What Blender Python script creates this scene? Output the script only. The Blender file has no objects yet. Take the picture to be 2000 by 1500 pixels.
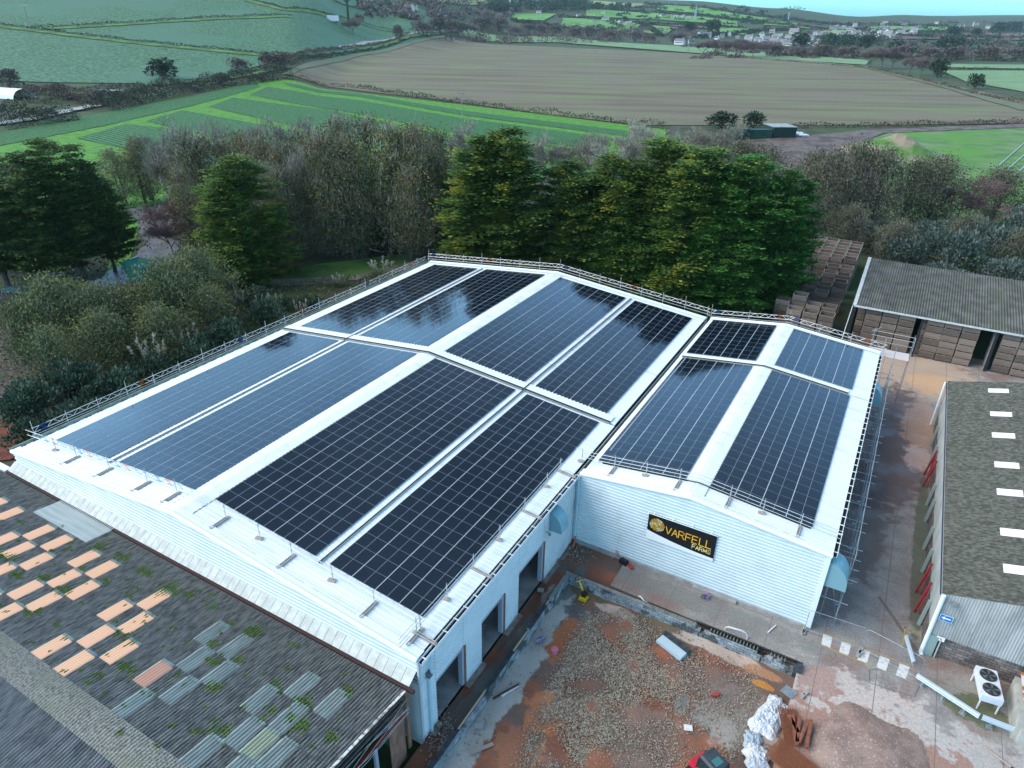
import bpy, math, random
import numpy as np
from mathutils import Vector, Matrix
random.seed(7)
SC=bpy.context.scene; COL=SC.collection
V=Vector
# ------------------------------------------------------------------ camera
CAM=V((0,0,37.0)); FPX=1350.82
FW=V((-0.43138633,0.77048479,-0.46931762)); RT=V((0.86837394,0.49566607,0.01555135)); UP=V((-0.2446069,0.40083455,0.88289248))
cd=bpy.data.cameras.new('camera'); co=bpy.data.objects.new('camera',cd); COL.objects.link(co)
cd.sensor_width=36; cd.lens=36*FPX/2000; cd.clip_start=.5; cd.clip_end=30000
m=Matrix((RT,UP,-FW)).transposed().to_4x4(); m.translation=CAM; co.matrix_world=m; SC.camera=co
def ray(u,v): return FW+RT*((u-1000)/FPX)-UP*((v-750)/FPX)
def at(u,v,z=0.0):
    d=ray(u,v); return CAM+d*((z-37)/d.z)
def atX(u,v,x): d=ray(u,v); return CAM+d*(x/d.x)
def atY(u,v,y): d=ray(u,v); return CAM+d*(y/d.y)
# ------------------------------------------------------------------ terrain
TB=[(-110,330,1500,0),(-80,330,1400,88),(-46,330,1400,88),(-38,700,2000,100),(-29,1150,3000,112),(-17,1300,3200,95),(-11,1400,3400,80),(-6,1500,3600,60),(0,1700,5000,78),(8,1900,6000,92),(25,1900,6000,92),(60,1900,6000,0)]
def sm(t): t=max(0.0,min(1.0,t)); return t*t*(3-2*t)
def terr(x,y):
    r=math.hypot(x,y); a=math.degrees(math.atan2(x,y)); h=0.0
    if r>300:
        if a<=TB[0][0] or a>=TB[-1][0]: h=0.0
        else:
            for i in range(len(TB)-1):
                if TB[i][0]<=a<=TB[i+1][0]:
                    t=sm((a-TB[i][0])/(TB[i+1][0]-TB[i][0])); A=TB[i];B=TB[i+1]
                    r0=A[1]+(B[1]-A[1])*t; r1=A[2]+(B[2]-A[2])*t; hm=A[3]+(B[3]-A[3])*t
                    h=hm*sm((r-r0)/(r1-r0)); break
        if r>900: h+=(5*math.sin(x/310+1)*math.sin(y/270)+3*math.sin(x/130)*math.cos(y/150+2))*sm((r-900)/900)
    if r<110:
        s=min(sm((x+30)/6),sm((70-x)/8),sm((y+40)/8),sm((72-y)/6)); h-=1.0*s
    return h
def gp(u,v,rmax=7000):
    d=ray(u,v); hd=math.hypot(d.x,d.y); d=d/hd; t=30.0; p=CAM+d*t
    while t<rmax:
        t2=t*1.01+.5; q=CAM+d*t2
        if q.z<terr(q.x,q.y):
            a,b=t,t2
            for _ in range(14):
                mm=(a+b)/2; q=CAM+d*mm
                if q.z<terr(q.x,q.y): b=mm
                else: a=mm
            q=CAM+d*b; q.z=terr(q.x,q.y); return q
        t=t2
    q=CAM+d*rmax; q.z=terr(q.x,q.y); return q
def topz(b,u,v):            # height of pixel v above the base point b
    d=ray(u,v); return 37+d.z*math.hypot(b.x,b.y)/math.hypot(d.x,d.y)-b.z
# ------------------------------------------------------------------ materials
MT={}
def M(name,c1,c2=None,scale=2.0,rough=.85,spec=.25,metal=0,bump=0,bscale=None,lo=.38,hi=.62,detail=6,island=0,c3=None,s3=.3,lo3=.5,hi3=.6,stretch=None,coord='Object',orand=0):
    if name in MT: return MT[name]
    m=bpy.data.materials.new(name); m.use_nodes=True; nt=m.node_tree; N=nt.nodes; L=nt.links
    b=N['Principled BSDF']; b.inputs['Roughness'].default_value=rough; b.inputs['Metallic'].default_value=metal
    b.inputs['Specular IOR Level'].default_value=spec
    b.inputs['Base Color'].default_value=(*c1,1)
    tc=N.new('ShaderNodeTexCoord'); src=tc.outputs[coord]
    if stretch:
        mp=N.new('ShaderNodeMapping'); mp.inputs['Scale'].default_value=stretch; L.new(src,mp.inputs[0]); src=mp.outputs[0]
    col=None
    if c2 is not None:
        n=N.new('ShaderNodeTexNoise'); n.inputs['Scale'].default_value=scale; n.inputs['Detail'].default_value=detail; L.new(src,n.inputs[0])
        fac=n.outputs[0]
        if island:
            g=N.new('ShaderNodeNewGeometry'); a=N.new('ShaderNodeMath'); a.operation='MULTIPLY_ADD'; L.new(g.outputs['Random Per Island'],a.inputs[0]); a.inputs[1].default_value=island; 
            s=N.new('ShaderNodeMath'); s.operation='SUBTRACT'; L.new(fac,s.inputs[0]); s.inputs[1].default_value=island/2; L.new(s.outputs[0],a.inputs[2]); fac=a.outputs[0]
        if orand:
            oi=N.new('ShaderNodeObjectInfo'); a=N.new('ShaderNodeMath'); a.operation='MULTIPLY_ADD'; L.new(oi.outputs['Random'],a.inputs[0]); a.inputs[1].default_value=orand
            s=N.new('ShaderNodeMath'); s.operation='SUBTRACT'; L.new(fac,s.inputs[0]); s.inputs[1].default_value=orand/2; L.new(s.outputs[0],a.inputs[2]); fac=a.outputs[0]
        mr=N.new('ShaderNodeMapRange'); mr.inputs[1].default_value=lo; mr.inputs[2].default_value=hi; L.new(fac,mr.inputs[0])
        mx=N.new('ShaderNodeMix'); mx.data_type='RGBA'; mx.inputs[6].default_value=(*c1,1); mx.inputs[7].default_value=(*c2,1); L.new(mr.outputs[0],mx.inputs[0]); col=mx.outputs[2]
        if c3 is not None:
            n3=N.new('ShaderNodeTexNoise'); n3.inputs['Scale'].default_value=s3; n3.inputs['Detail'].default_value=5; L.new(src,n3.inputs[0])
            r3=N.new('ShaderNodeMapRange'); r3.inputs[1].default_value=lo3; r3.inputs[2].default_value=hi3; L.new(n3.outputs[0],r3.inputs[0])
            m3=N.new('ShaderNodeMix'); m3.data_type='RGBA'; L.new(col,m3.inputs[6]); m3.inputs[7].default_value=(*c3,1); L.new(r3.outputs[0],m3.inputs[0]); col=m3.outputs[2]
        L.new(col,b.inputs['Base Color'])
    if bump:
        nb=N.new('ShaderNodeTexNoise'); nb.inputs['Scale'].default_value=bscale or scale*3; nb.inputs['Detail'].default_value=5; L.new(src,nb.inputs[0])
        bp=N.new('ShaderNodeBump'); bp.inputs['Strength'].default_value=min(1,bump); bp.inputs['Distance'].default_value=.05 if bump<=1 else .05*bump; L.new(nb.outputs[0],bp.inputs['Height']); L.new(bp.outputs[0],b.inputs['Normal'])
    MT[name]=m; return m
def emis(name,c,s,c1=(.5,.5,.5)):
    m=M(name,c1); b=m.node_tree.nodes['Principled BSDF']; b.inputs['Emission Color'].default_value=(*c,1); b.inputs['Emission Strength'].default_value=s; return m
def blob(m,cx,cy,rx,ry,col,amp=1.2,strn=1,ns=.55,rough=None):
    # a stain or painted light glow with its own shape: ellipse distance broken up by noise
    nt=m.node_tree;N=nt.nodes;L=nt.links;b=N['Principled BSDF']; bl=b.inputs['Base Color'].links[0]; base=bl.from_socket
    geo=N.new('ShaderNodeNewGeometry'); n=N.new('ShaderNodeTexNoise'); n.inputs['Scale'].default_value=ns; n.inputs['Detail'].default_value=9; n.inputs['Roughness'].default_value=.64; L.new(geo.outputs['Position'],n.inputs[0])
    mp=N.new('ShaderNodeMapping'); mp.inputs['Location'].default_value=(-cx/rx,-cy/ry,0); mp.inputs['Scale'].default_value=(1/rx,1/ry,0); L.new(geo.outputs['Position'],mp.inputs[0])
    ln=N.new('ShaderNodeVectorMath'); ln.operation='LENGTH'; L.new(mp.outputs[0],ln.inputs[0])
    a=N.new('ShaderNodeMath'); a.operation='MULTIPLY_ADD'; L.new(n.outputs[0],a.inputs[0]); a.inputs[1].default_value=amp; L.new(ln.outputs['Value'],a.inputs[2])
    r=N.new('ShaderNodeMapRange'); r.inputs[1].default_value=1.0+amp*.5+.06; r.inputs[2].default_value=1.0+amp*.5-.14; r.inputs[4].default_value=strn; L.new(a.outputs[0],r.inputs[0])
    x=N.new('ShaderNodeMix'); x.data_type='RGBA'; L.new(base,x.inputs[6]); x.inputs[7].default_value=(*col,1); L.new(r.outputs[0],x.inputs[0]); L.new(x.outputs[2],b.inputs['Base Color'])
    if rough is not None:
        q=N.new('ShaderNodeMix'); q.data_type='FLOAT'; rl=b.inputs['Roughness'].links
        if rl: L.new(rl[0].from_socket,q.inputs[2])
        else: q.inputs[2].default_value=b.inputs['Roughness'].default_value
        q.inputs[3].default_value=rough; L.new(r.outputs[0],q.inputs[0]); L.new(q.outputs[0],b.inputs['Roughness'])
# ------------------------------------------------------------------ mesh builder
class MB:
    def __init__(s): s.v=[];s.f=[];s.m=[];s.uv=None
    def q(s,*p,mi=0):
        n=len(s.v); s.v+=[tuple(a) for a in p]; s.f.append(tuple(range(n,n+len(p)))); s.m.append(mi); return s
    def box(s,c,d,rz=0,mi=0,R=None):
        x,y,z=d[0]/2,d[1]/2,d[2]/2; n=len(s.v); cs,sn=math.cos(rz),math.sin(rz)
        for k in ((-x,-y,-z),(x,-y,-z),(x,y,-z),(-x,y,-z),(-x,-y,z),(x,-y,z),(x,y,z),(-x,y,z)):
            if R is not None: w=R@V(k); s.v.append((c[0]+w.x,c[1]+w.y,c[2]+w.z))
            else: s.v.append((c[0]+k[0]*cs-k[1]*sn,c[1]+k[0]*sn+k[1]*cs,c[2]+k[2]))
        for f in ((0,3,2,1),(4,5,6,7),(0,1,5,4),(1,2,6,5),(2,3,7,6),(3,0,4,7)): s.f.append(tuple(n+i for i in f)); s.m.append(mi)
        return s
    def bar(s,p0,p1,w,h=None,mi=0):
        p0=V(p0);p1=V(p1);h=h or w; d=(p1-p0); L=d.length
        if L<1e-6: return s
        d/=L; a=d.cross(V((0,0,1)))
        if a.length<1e-3: a=V((1,0,0))
        a.normalize(); b=a.cross(d); n=len(s.v)
        for p in (p0,p1):
            for i,j in ((-1,-1),(1,-1),(1,1),(-1,1)): s.v.append(tuple(p+a*(w/2*i)+b*(h/2*j)))
        for f in ((0,1,2,3),(7,6,5,4),(0,4,5,1),(1,5,6,2),(2,6,7,3),(3,7,4,0)): s.f.append(tuple(n+i for i in f)); s.m.append(mi)
        return s
    def tube(s,p0,p1,r,n=6,mi=0,r1=None):
        p0=V(p0);p1=V(p1);d=p1-p0; L=d.length
        if L<1e-6: return s
        d/=L; a=d.cross(V((0,0,1)) if abs(d.z)<.9 else V((1,0,0))).normalized(); b=a.cross(d); k=len(s.v); r1=r if r1 is None else r1
        for p,rr in ((p0,r),(p1,r1)):
            for i in range(n):
                t=2*math.pi*i/n; s.v.append(tuple(p+a*(rr*math.cos(t))+b*(rr*math.sin(t))))
        for i in range(n):
            j=(i+1)%n; s.f.append((k+i,k+j,k+n+j,k+n+i)); s.m.append(mi)
        s.f.append(tuple(k+i for i in range(n))[::-1]); s.m.append(mi); s.f.append(tuple(k+n+i for i in range(n))); s.m.append(mi)
        return s
    def path(s,pts,r,n=6,mi=0):
        for a,b in zip(pts[:-1],pts[1:]): s.tube(a,b,r,n,mi)
        return s
    def prism(s,poly,z0,z1,mi=0,mi2=None):
        n=len(s.v);k=len(poly)
        for z in (z0,z1):
            for p in poly: s.v.append((p[0],p[1],z))
        s.f.append(tuple(range(n,n+k))[::-1]); s.m.append(mi); s.f.append(tuple(range(n+k,n+2*k))); s.m.append(mi)
        for i in range(k): j=(i+1)%k; s.f.append((n+i,n+j,n+k+j,n+k+i)); s.m.append(mi if mi2 is None else mi2)
        return s
    def build(s,name,mats,parent=None,loc=None,smooth=False):
        me=bpy.data.meshes.new(name)
        if parent is not None and loc is None: off=V(parent.location); 
        else: off=V(loc) if loc is not None else V((0,0,0))
        vs=[(a-off.x,b-off.y,c-off.z) for a,b,c in s.v]
        me.from_pydata(vs,[],s.f); 
        if not isinstance(mats,(list,tuple)): mats=[mats]
        for mm in mats: me.materials.append(mm)
        if len(mats)>1: me.polygons.foreach_set('material_index',s.m)
        if s.uv is not None:
            ul=me.uv_layers.new(name='UVMap'); lp=np.zeros(len(me.loops),dtype=np.int32); me.loops.foreach_get('vertex_index',lp)
            ul.data.foreach_set('uv',np.array(s.uv,dtype=np.float32)[lp].ravel())
        if smooth: me.polygons.foreach_set('use_smooth',[True]*len(me.polygons))
        me.update()
        o=bpy.data.objects.new(name,me); COL.objects.link(o)
        if parent is not None: o.parent=parent
        elif loc is not None: o.location=loc
        return o
def tag(o,label=None,cat=None,group=None,kind=None):
    if label: o['label']=label
    if cat: o['category']=cat
    if group: o['group']=group
    if kind: o['kind']=kind
    return o
def thing(name,label,cat,loc=(0,0,0),group=None,rz=0):
    o=bpy.data.objects.new(name,None); COL.objects.link(o); o.location=loc; o.rotation_euler=(0,0,rz); o.empty_display_size=.3
    return tag(o,label,cat,group)
def dup(root,loc,rz=0,sc=(1,1,1),label=None,group=None,rot=None):
    r=root.copy(); COL.objects.link(r); r.location=loc; r.rotation_euler=rot or (0,0,rz); r.scale=sc
    if label: r['label']=label
    if group: r['group']=group
    for ch in root.children:
        c=ch.copy(); COL.objects.link(c); c.parent=r
        for g in ch.children: d=g.copy(); COL.objects.link(d); d.parent=c
    return r
ON='first second third fourth fifth sixth seventh eighth ninth tenth eleventh twelfth thirteenth fourteenth fifteenth sixteenth seventeenth eighteenth nineteenth'.split()
TN={2:'twenty',3:'thirty',4:'forty',5:'fifty',6:'sixty',7:'seventy'}
TE={2:'twentieth',3:'thirtieth',4:'fortieth',5:'fiftieth',6:'sixtieth',7:'seventieth'}
def nth(i):
    i+=1
    if i<20: return ON[i-1]
    return TE[i//10] if i%10==0 else TN[i//10]+'-'+ON[i%10-1]
def corr(mb,axis,s0,s1,t0,t1,zf,pitch,amp,kind='sine',mi=0,nt=1):
    # ribs repeat along s, run along t
    if kind=='sine': pr=[(i/6,math.sin(2*math.pi*i/6)) for i in range(6)]
    else: pr=[(0,0),(.12,1),(.3,1),(.42,0)]
    k=int(math.ceil((s1-s0)/pitch)); pts=[]
    for i in range(k):
        for a,h in pr:
            s=s0+(i+a)*pitch
            if s<=s1: pts.append((s,h*amp))
    pts.append((s1,pts[-1][1]))
    n0=len(mb.v); T=[t0+(t1-t0)*j/nt for j in range(nt+1)]
    for t in T:
        for s,h in pts:
            x,y=(s,t) if axis=='x' else (t,s)
            mb.v.append((x,y,zf(x,y)+h))
    n=len(pts)
    for j in range(nt):
        for i in range(n-1):
            a=n0+j*n+i; f=(a,a+1,a+n+1,a+n); mb.f.append(f if axis=='x' else f[::-1]); mb.m.append(mi)
    return mb
# ------------------------------------------------------------------ world + sun
EL,ROT=math.radians(40),math.radians(240)
w=bpy.data.worlds.new('World'); SC.world=w; w.use_nodes=True; N=w.node_tree.nodes; L=w.node_tree.links
bg=N['Background']; sk=N.new('ShaderNodeTexSky'); sk.sky_type='NISHITA'; sk.sun_disc=False; sk.sun_elevation=EL; sk.sun_rotation=ROT; sk.air_density=1.0; sk.dust_density=.6; sk.ozone_density=1.2
mx=N.new('ShaderNodeMix'); mx.data_type='RGBA'; mx.blend_type='MULTIPLY'; mx.inputs[0].default_value=1; L.new(sk.outputs[0],mx.inputs[6]); mx.inputs[7].default_value=(.84,1.07,1.10,1)
tcw=N.new('ShaderNodeTexCoord'); spw=N.new('ShaderNodeSeparateXYZ'); L.new(tcw.outputs['Generated'],spw.inputs[0]); mrw=N.new('ShaderNodeMapRange'); mrw.inputs[1].default_value=-.02; L.new(spw.outputs[2],mrw.inputs[0])
mrw.inputs[2].default_value=1.0
tw=N.new('ShaderNodeValToRGB'); cr=tw.color_ramp; cr.elements[0].position=.02; cr.elements[0].color=(.15,.43,.62,1); cr.elements[1].position=.95; cr.elements[1].color=(.62,.575,.47,1)
for p_,c_ in ((.12,(.40,.68,.80,1)),(.22,(.74,1.04,1.12,1)),(.30,(.86,1.18,1.26,1)),(.43,(.92,1.20,1.24,1)),(.55,(.64,.69,.62,1)),(.68,(.50,.49,.41,1))): e_=cr.elements.new(p_); e_.color=c_
L.new(mrw.outputs[0],tw.inputs[0])
# broken overcast: soft cloud brightness, only above the clear strip at the horizon
cn=N.new('ShaderNodeTexNoise'); cn.inputs['Scale'].default_value=2.6; cn.inputs['Detail'].default_value=5; L.new(tcw.outputs['Generated'],cn.inputs[0]); cm_=N.new('ShaderNodeMapRange'); cm_.inputs[1].default_value=.36; cm_.inputs[2].default_value=.64; cm_.inputs[3].default_value=1.0; cm_.inputs[4].default_value=1.9; L.new(cn.outputs[0],cm_.inputs[0])
cz=N.new('ShaderNodeMapRange'); cz.inputs[1].default_value=.10; cz.inputs[2].default_value=.25; L.new(spw.outputs[2],cz.inputs[0]); cx_=N.new('ShaderNodeMix'); cx_.data_type='FLOAT'; cx_.inputs[2].default_value=1.42; L.new(cz.outputs[0],cx_.inputs[0]); L.new(cm_.outputs[0],cx_.inputs[3])
vm=N.new('ShaderNodeVectorMath'); vm.operation='SCALE'; L.new(tw.outputs[0],vm.inputs[0]); L.new(cx_.outputs[0],vm.inputs['Scale']); L.new(vm.outputs[0],mx.inputs[7])
L.new(mx.outputs[2],bg.inputs[0]); bg.inputs[1].default_value=.15
sd=bpy.data.lights.new('sun','SUN'); sd.energy=1.7; sd.angle=math.radians(55); sd.color=(1,.92,.80); so=bpy.data.objects.new('sun',sd); COL.objects.link(so)
sdir=V((math.sin(ROT)*math.cos(EL),math.cos(ROT)*math.cos(EL),math.sin(EL))); so.rotation_euler=sdir.to_track_quat('Z','Y').to_euler(); so.location=(0,0,150)
SC.view_settings.view_transform='Standard'; SC.view_settings.look='None'; SC.view_settings.exposure=1.12; SC.view_settings.gamma=1
# haze
hz=MB().box((0,3000,68),(15000,16000,176)); hm=bpy.data.materials.new('haze_air'); hm.use_nodes=True; n=hm.node_tree; n.nodes.clear()
o_=n.nodes.new('ShaderNodeOutputMaterial'); pv=n.nodes.new('ShaderNodeVolumePrincipled'); pv.inputs['Color'].default_value=(.62,.82,.92,1); pv.inputs['Density'].default_value=.000045; pv.inputs['Anisotropy'].default_value=.2
n.links.new(pv.outputs[0],o_.inputs['Volume']); tag(hz.build('haze',hm),'thin pale air haze over the fields','haze',kind='stuff')
# ------------------------------------------------------------------ base terrain
gm=M('scrub_ground',(.032,.045,.018),(.075,.07,.04),scale=.15,rough=.95,bump=1,bscale=1.5,c3=(.05,.085,.025),s3=.03,lo3=.45,hi3=.6)
bear=[-180+i*6 for i in range(0,15)]+[-90+i*.6 for i in range(0,200)]+[30+i*6 for i in range(0,25)]
rad=[0]+[12*1.032**i for i in range(0,212)]; rad=[r for r in rad if r<9000]
mb=MB(); nb=len(bear)
for r in rad:
    for a in bear:
        x,y=r*math.sin(math.radians(a)),r*math.cos(math.radians(a)); mb.v.append((x,y,terr(x,y)-.02))
for j in range(len(rad)-1):
    for i in range(nb):
        k=(i+1)%nb; mb.f.append((j*nb+i,(j+1)*nb+i,(j+1)*nb+k,j*nb+k)); mb.m.append(0)
g=mb.build('ground',gm,smooth=True); tag(g,kind='structure')
for p in g.data.polygons: pass
def pl(pts,n):               # resample polyline
    P=[V(p) for p in pts]; d=[0]
    for a,b in zip(P[:-1],P[1:]): d.append(d[-1]+(b-a).length)
    out=[]
    for i in range(n+1):
        s=d[-1]*i/n
        for k in range(len(d)-1):
            if s<=d[k+1]+1e-6: t=(s-d[k])/max(1e-6,d[k+1]-d[k]); out.append(P[k].lerp(P[k+1],t)); break
    return out
def loft(name,top,bot,mat,nu=40,nv=16,off=.08,rmax=7000,kind='structure',world=False,ud=None):
    if ud: e0=gp(*ud[0]);e1=gp(*ud[1]); e=(e1-e0); e.z=0; e.normalize()
    T=pl([gp(u,v,rmax) for u,v in top] if not world else top,nu); B=pl([gp(u,v,rmax) for u,v in bot] if not world else bot,nu)
    mb=MB(); mb.uv=[]; Lu=0
    for i in range(nu+1):
        if i: Lu+=((T[i]-T[i-1]).length+(B[i]-B[i-1]).length)/2
        for j in range(nv+1):
            p=T[i].lerp(B[i],j/nv); r=math.hypot(p.x,p.y)
            mb.v.append((p.x,p.y,terr(p.x,p.y)+off+max(0,(r-150))*.0009)); mb.uv.append((Lu,(T[i]-B[i]).length*j/nv) if not ud else (p.x*e.x+p.y*e.y,-p.x*e.y+p.y*e.x))
    for i in range(nu):
        for j in range(nv):
            a=i*(nv+1)+j; mb.f.append((a,a+nv+1,a+nv+2,a+1)[::-1]); mb.m.append(0)
    o=mb.build(name,mat,smooth=True)
    nz=sum(p.normal.z for p in o.data.polygons)
    if nz<0: o.data.flip_normals()
    return tag(o,kind=kind)
def ribbon(name,px,w,mat,off=.1,kind='structure',world=False,hgt=0,n=40,w2=None):
    P=pl([gp(u,v) for u,v in px] if not world else px,n); mb=MB(); mb.uv=[]; d=0
    for i,p in enumerate(P):
        t=(P[min(i+1,n)]-P[max(i-1,0)]); t.z=0; t.normalize(); s=V((-t.y,t.x,0)); 
        if i: d+=(P[i]-P[i-1]).length
        ww=(w+((w2 or w)-w)*i/n)*(1+.12*math.sin(i*1.7)+.08*math.sin(i*.6))
        for k in (-1,-.5,0,.5,1):
            q=p+s*(ww/2*k); r=math.hypot(q.x,q.y); mb.v.append((q.x,q.y,terr(q.x,q.y)+off+max(0,(r-150))*.0012+hgt*(1-k*k))); mb.uv.append((d,k*ww/2))
    for i in range(n):
        for k in range(4): a=i*5+k; mb.f.append((a,a+1,a+6,a+5)); mb.m.append(0)
    o=mb.build(name,mat,smooth=True)
    if sum(p.normal.z for p in o.data.polygons)<0: o.data.flip_normals()
    return tag(o,kind=kind)
def rows(name,c1,c2,per,ax=1,fac=.8,rough=.9,c3=None,s3=.02,dist=1.5,c4=None):
    m=M(name,c1,c2); nt=m.node_tree; N=nt.nodes; L=nt.links; b=N['Principled BSDF']; b.inputs['Roughness'].default_value=rough
    tc=N.new('ShaderNodeTexCoord'); wv=N.new('ShaderNodeTexWave'); wv.bands_direction='X' if ax==0 else 'Y'; wv.inputs['Scale'].default_value=math.pi*2/20/per*1.0; wv.inputs['Distortion'].default_value=dist; wv.inputs['Detail'].default_value=3; wv.inputs['Detail Scale'].default_value=3
    L.new(tc.outputs['UV'],wv.inputs[0]); ns=N.new('ShaderNodeTexNoise'); ns.inputs['Scale'].default_value=1.2; ns.inputs['Detail'].default_value=8; L.new(tc.outputs['UV'],ns.inputs[0])
    a=N.new('ShaderNodeMix'); a.data_type='FLOAT'; a.inputs[0].default_value=1-fac; L.new(wv.outputs['Fac'],a.inputs[2]); L.new(ns.outputs[0],a.inputs[3])
    r=N.new('ShaderNodeMapRange'); r.inputs[1].default_value=.3; r.inputs[2].default_value=.7; L.new(a.outputs[0],r.inputs[0])
    mx=N.new('ShaderNodeMix'); mx.data_type='RGBA'; mx.inputs[6].default_value=(*c1,1); mx.inputs[7].default_value=(*c2,1); L.new(r.outputs[0],mx.inputs[0]); col=mx.outputs[2]
    for cc,sc_,st in ((c3,s3,(1,1,1)),(c4,s3*3,(.15,1,1))):
        if cc is None: continue
        mp=N.new('ShaderNodeMapping'); mp.inputs['Scale'].default_value=st; L.new(tc.outputs['UV'],mp.inputs[0])
        n3=N.new('ShaderNodeTexNoise'); n3.inputs['Scale'].default_value=sc_; n3.inputs['Detail'].default_value=7; L.new(mp.outputs[0],n3.inputs[0])
        r3=N.new('ShaderNodeMapRange'); r3.inputs[1].default_value=.47; r3.inputs[2].default_value=.62; L.new(n3.outputs[0],r3.inputs[0])
        m3=N.new('ShaderNodeMix'); m3.data_type='RGBA'; L.new(col,m3.inputs[6]); m3.inputs[7].default_value=(*cc,1); L.new(r3.outputs[0],m3.inputs[0]); col=m3.outputs[2]
    L.new(col,b.inputs['Base Color'])
    nb=N.new('ShaderNodeBump'); nb.inputs['Strength'].default_value=.8; nb.inputs['Distance'].default_value=.25; L.new(a.outputs[0],nb.inputs['Height']); L.new(nb.outputs[0],b.inputs['Normal'])
    return m
brass=M('brassica_leaf',(.010,.055,.014),(.085,.18,.07),scale=.5,rough=.7,lo=.40,hi=.60,detail=10,bump=1,bscale=1.2,c3=(.055,.135,.065),s3=.012)
stub=rows('stubble',(.095,.078,.048),(.22,.195,.125),1.8,ax=1,fac=.4,c3=(.15,.165,.07),s3=.02,c4=(.125,.093,.06),dist=1.0)
crop=rows('crop_rows',(.012,.06,.015),(.06,.17,.05),1.9,ax=1,fac=.7,dist=2.5)
gras=M('lush_grass',(.05,.17,.012),(.10,.25,.025),scale=.4,rough=.9,bump=.6,bscale=2)
dgras=M('dull_grass',(.045,.10,.02),(.09,.15,.04),scale=.3,rough=.95,c3=(.09,.2,.04),s3=.08)
pmint=M('pale_field_grass',(.13,.22,.10),(.18,.27,.13),scale=.05,rough=.95)
loft('brassica_field',[(-80,-60),(250,-60),(520,-60),(760,-40),(940,45)],[(-80,155),(100,162),(285,164),(430,150),(640,112),(860,72)],brass,nu=70,nv=50,rmax=1350)
loft('stubble_field',[(562,146),(700,108),(885,71),(1300,103),(1560,118),(1700,132),(2030,205)],[(562,147),(900,201),(1080,226),(1250,245),(1560,246),(1800,244),(2030,242)],stub,nu=70,nv=40,ud=((700,178),(1900,205)))
loft('crop_field_grass',[(-40,272),(250,214),(500,160),(560,156),(900,205),(1300,254)],[(-40,440),(300,400),(600,380),(900,360),(1300,330)],gras,nu=50,nv=20)
def bed(t,b,n): loft('crop_bed',t,b,crop,nu=30,nv=6,off=.22,ud=((0,262),(500,161)) if n==0 else ((560,156),(1250,250)))
bed([(-30,268),(200,222),(500,161)],[(-30,292),(200,248),(508,171)],0)
bed([(553,163),(700,184),(900,217),(1270,263)],[(565,170),(700,190),(900,226),(1240,270)],1)
bed([(522,171),(700,197),(900,232),(1200,272)],[(487,187),(700,224),(900,262),(1150,290)],2)
bed([(455,192),(640,216),(900,272),(1100,300)],[(408,210),(540,240),(800,300),(1000,330)],3)
bed([(357,217),(530,248),(700,290)],[(285,238),(420,270),(600,330)],4)
bed([(245,244),(330,252),(480,300)],[(150,272),(240,290),(380,350)],5)
loft('meadow',[(905,56),(1100,72),(1350,92),(1700,119)],[(888,69),(1100,84),(1350,104),(1690,128)],pmint,nv=6)
loft('meadow',[(1838,139),(2030,139)],[(1885,160),(2030,186)],pmint,nv=6)
loft('meadow',[(1790,126),(2030,128)],[(1800,132),(2030,136)],pmint,nv=4)
loft('paddock',[(1700,263),(1850,248),(2030,245)],[(1700,420),(1850,440),(2030,460)],M('paddock_grass',(.06,.17,.03),(.15,.21,.09),scale=.12,rough=.95,c3=(.09,.22,.03),s3=.05),nv=12)
for i in range(5): ribbon('fleece_strip',[(1945+i*17,330+i*8),(2010+i*17,272+i*8)],.35,M('fleece_cover',(.25,.33,.30),rough=.6),off=.3,n=8)
hg=[([(1000,29),(1085,29)],[(1000,39),(1062,42)]),([(1100,37),(1180,40),(1255,47)],[(1096,54),(1160,60),(1236,67)]),([(1145,19),(1290,27)],[(1145,33),(1262,39)]),([(1275,27),(1440,44)],[(1272,38),(1440,54)]),([(1262,50),(1320,55)],[(1256,66),(1300,69)]),([(1300,11),(1400,22),(1500,37)],[(1280,20),(1400,33),(1490,43)]),([(1375,61),(1440,55)],[(1450,70),(1480,60)]),([(1500,44),(1590,52)],[(1490,50),(1580,58)]),([(1700,52),(1850,54)],[(1690,58),(1850,60)])]
for i,(a,b) in enumerate(hg): loft('hill_field',a,b,M('hill_pasture',(.08,.23,.04),(.15,.28,.07),scale=.01,rough=.95),nu=10,nv=4,off=.8)
for a,b in (([(1150,2),(1258,9)],[(1150,9),(1250,15)]),([(850,-4),(968,-4)],[(858,6),(955,7)]),([(1600,60),(1660,62)],[(1600,66),(1650,68)])): loft('hill_field',a,b,M('hill_hay',(.18,.26,.07),(.25,.3,.1),scale=.01,rough=.95),nu=10,nv=4,off=.8)
for a,b in (([(1260,44),(1420,56)],[(1262,48),(1400,60)]),([(1740,70),(2010,66)],[(1740,78),(2010,80)])): loft('ploughed_field',a,b,M('plough_soil',(.12,.075,.055),(.16,.1,.07),scale=.01,rough=.95),nu=10,nv=4,off=.8)
for px in ([(-30,50),(60,61),(250,84),(400,99),(560,114)],[(60,60),(300,46),(420,39),(570,35)],[(480,2),(560,23),(700,45),(790,64)],[(700,98),(790,76),(870,66)],[(280,168),(430,156),(560,132)]): ribbon('grass_bank',px,9,dgras,off=.35,n=40)
c=gp(1742,300); mb=MB()
for j in range(13):
    for i in range(13):
        u,v=i/6-1,j/6-1; r=math.hypot(u,v); mb.v.append((c.x+u*17,c.y+v*17,6.5*max(0,1-r)**1.15*(1+.15*math.sin(u*7+v*5))-.1))
for j in range(12):
    for i in range(12): a=j*13+i; mb.f.append((a,a+1,a+14,a+13)); mb.m.append(0)
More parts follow.
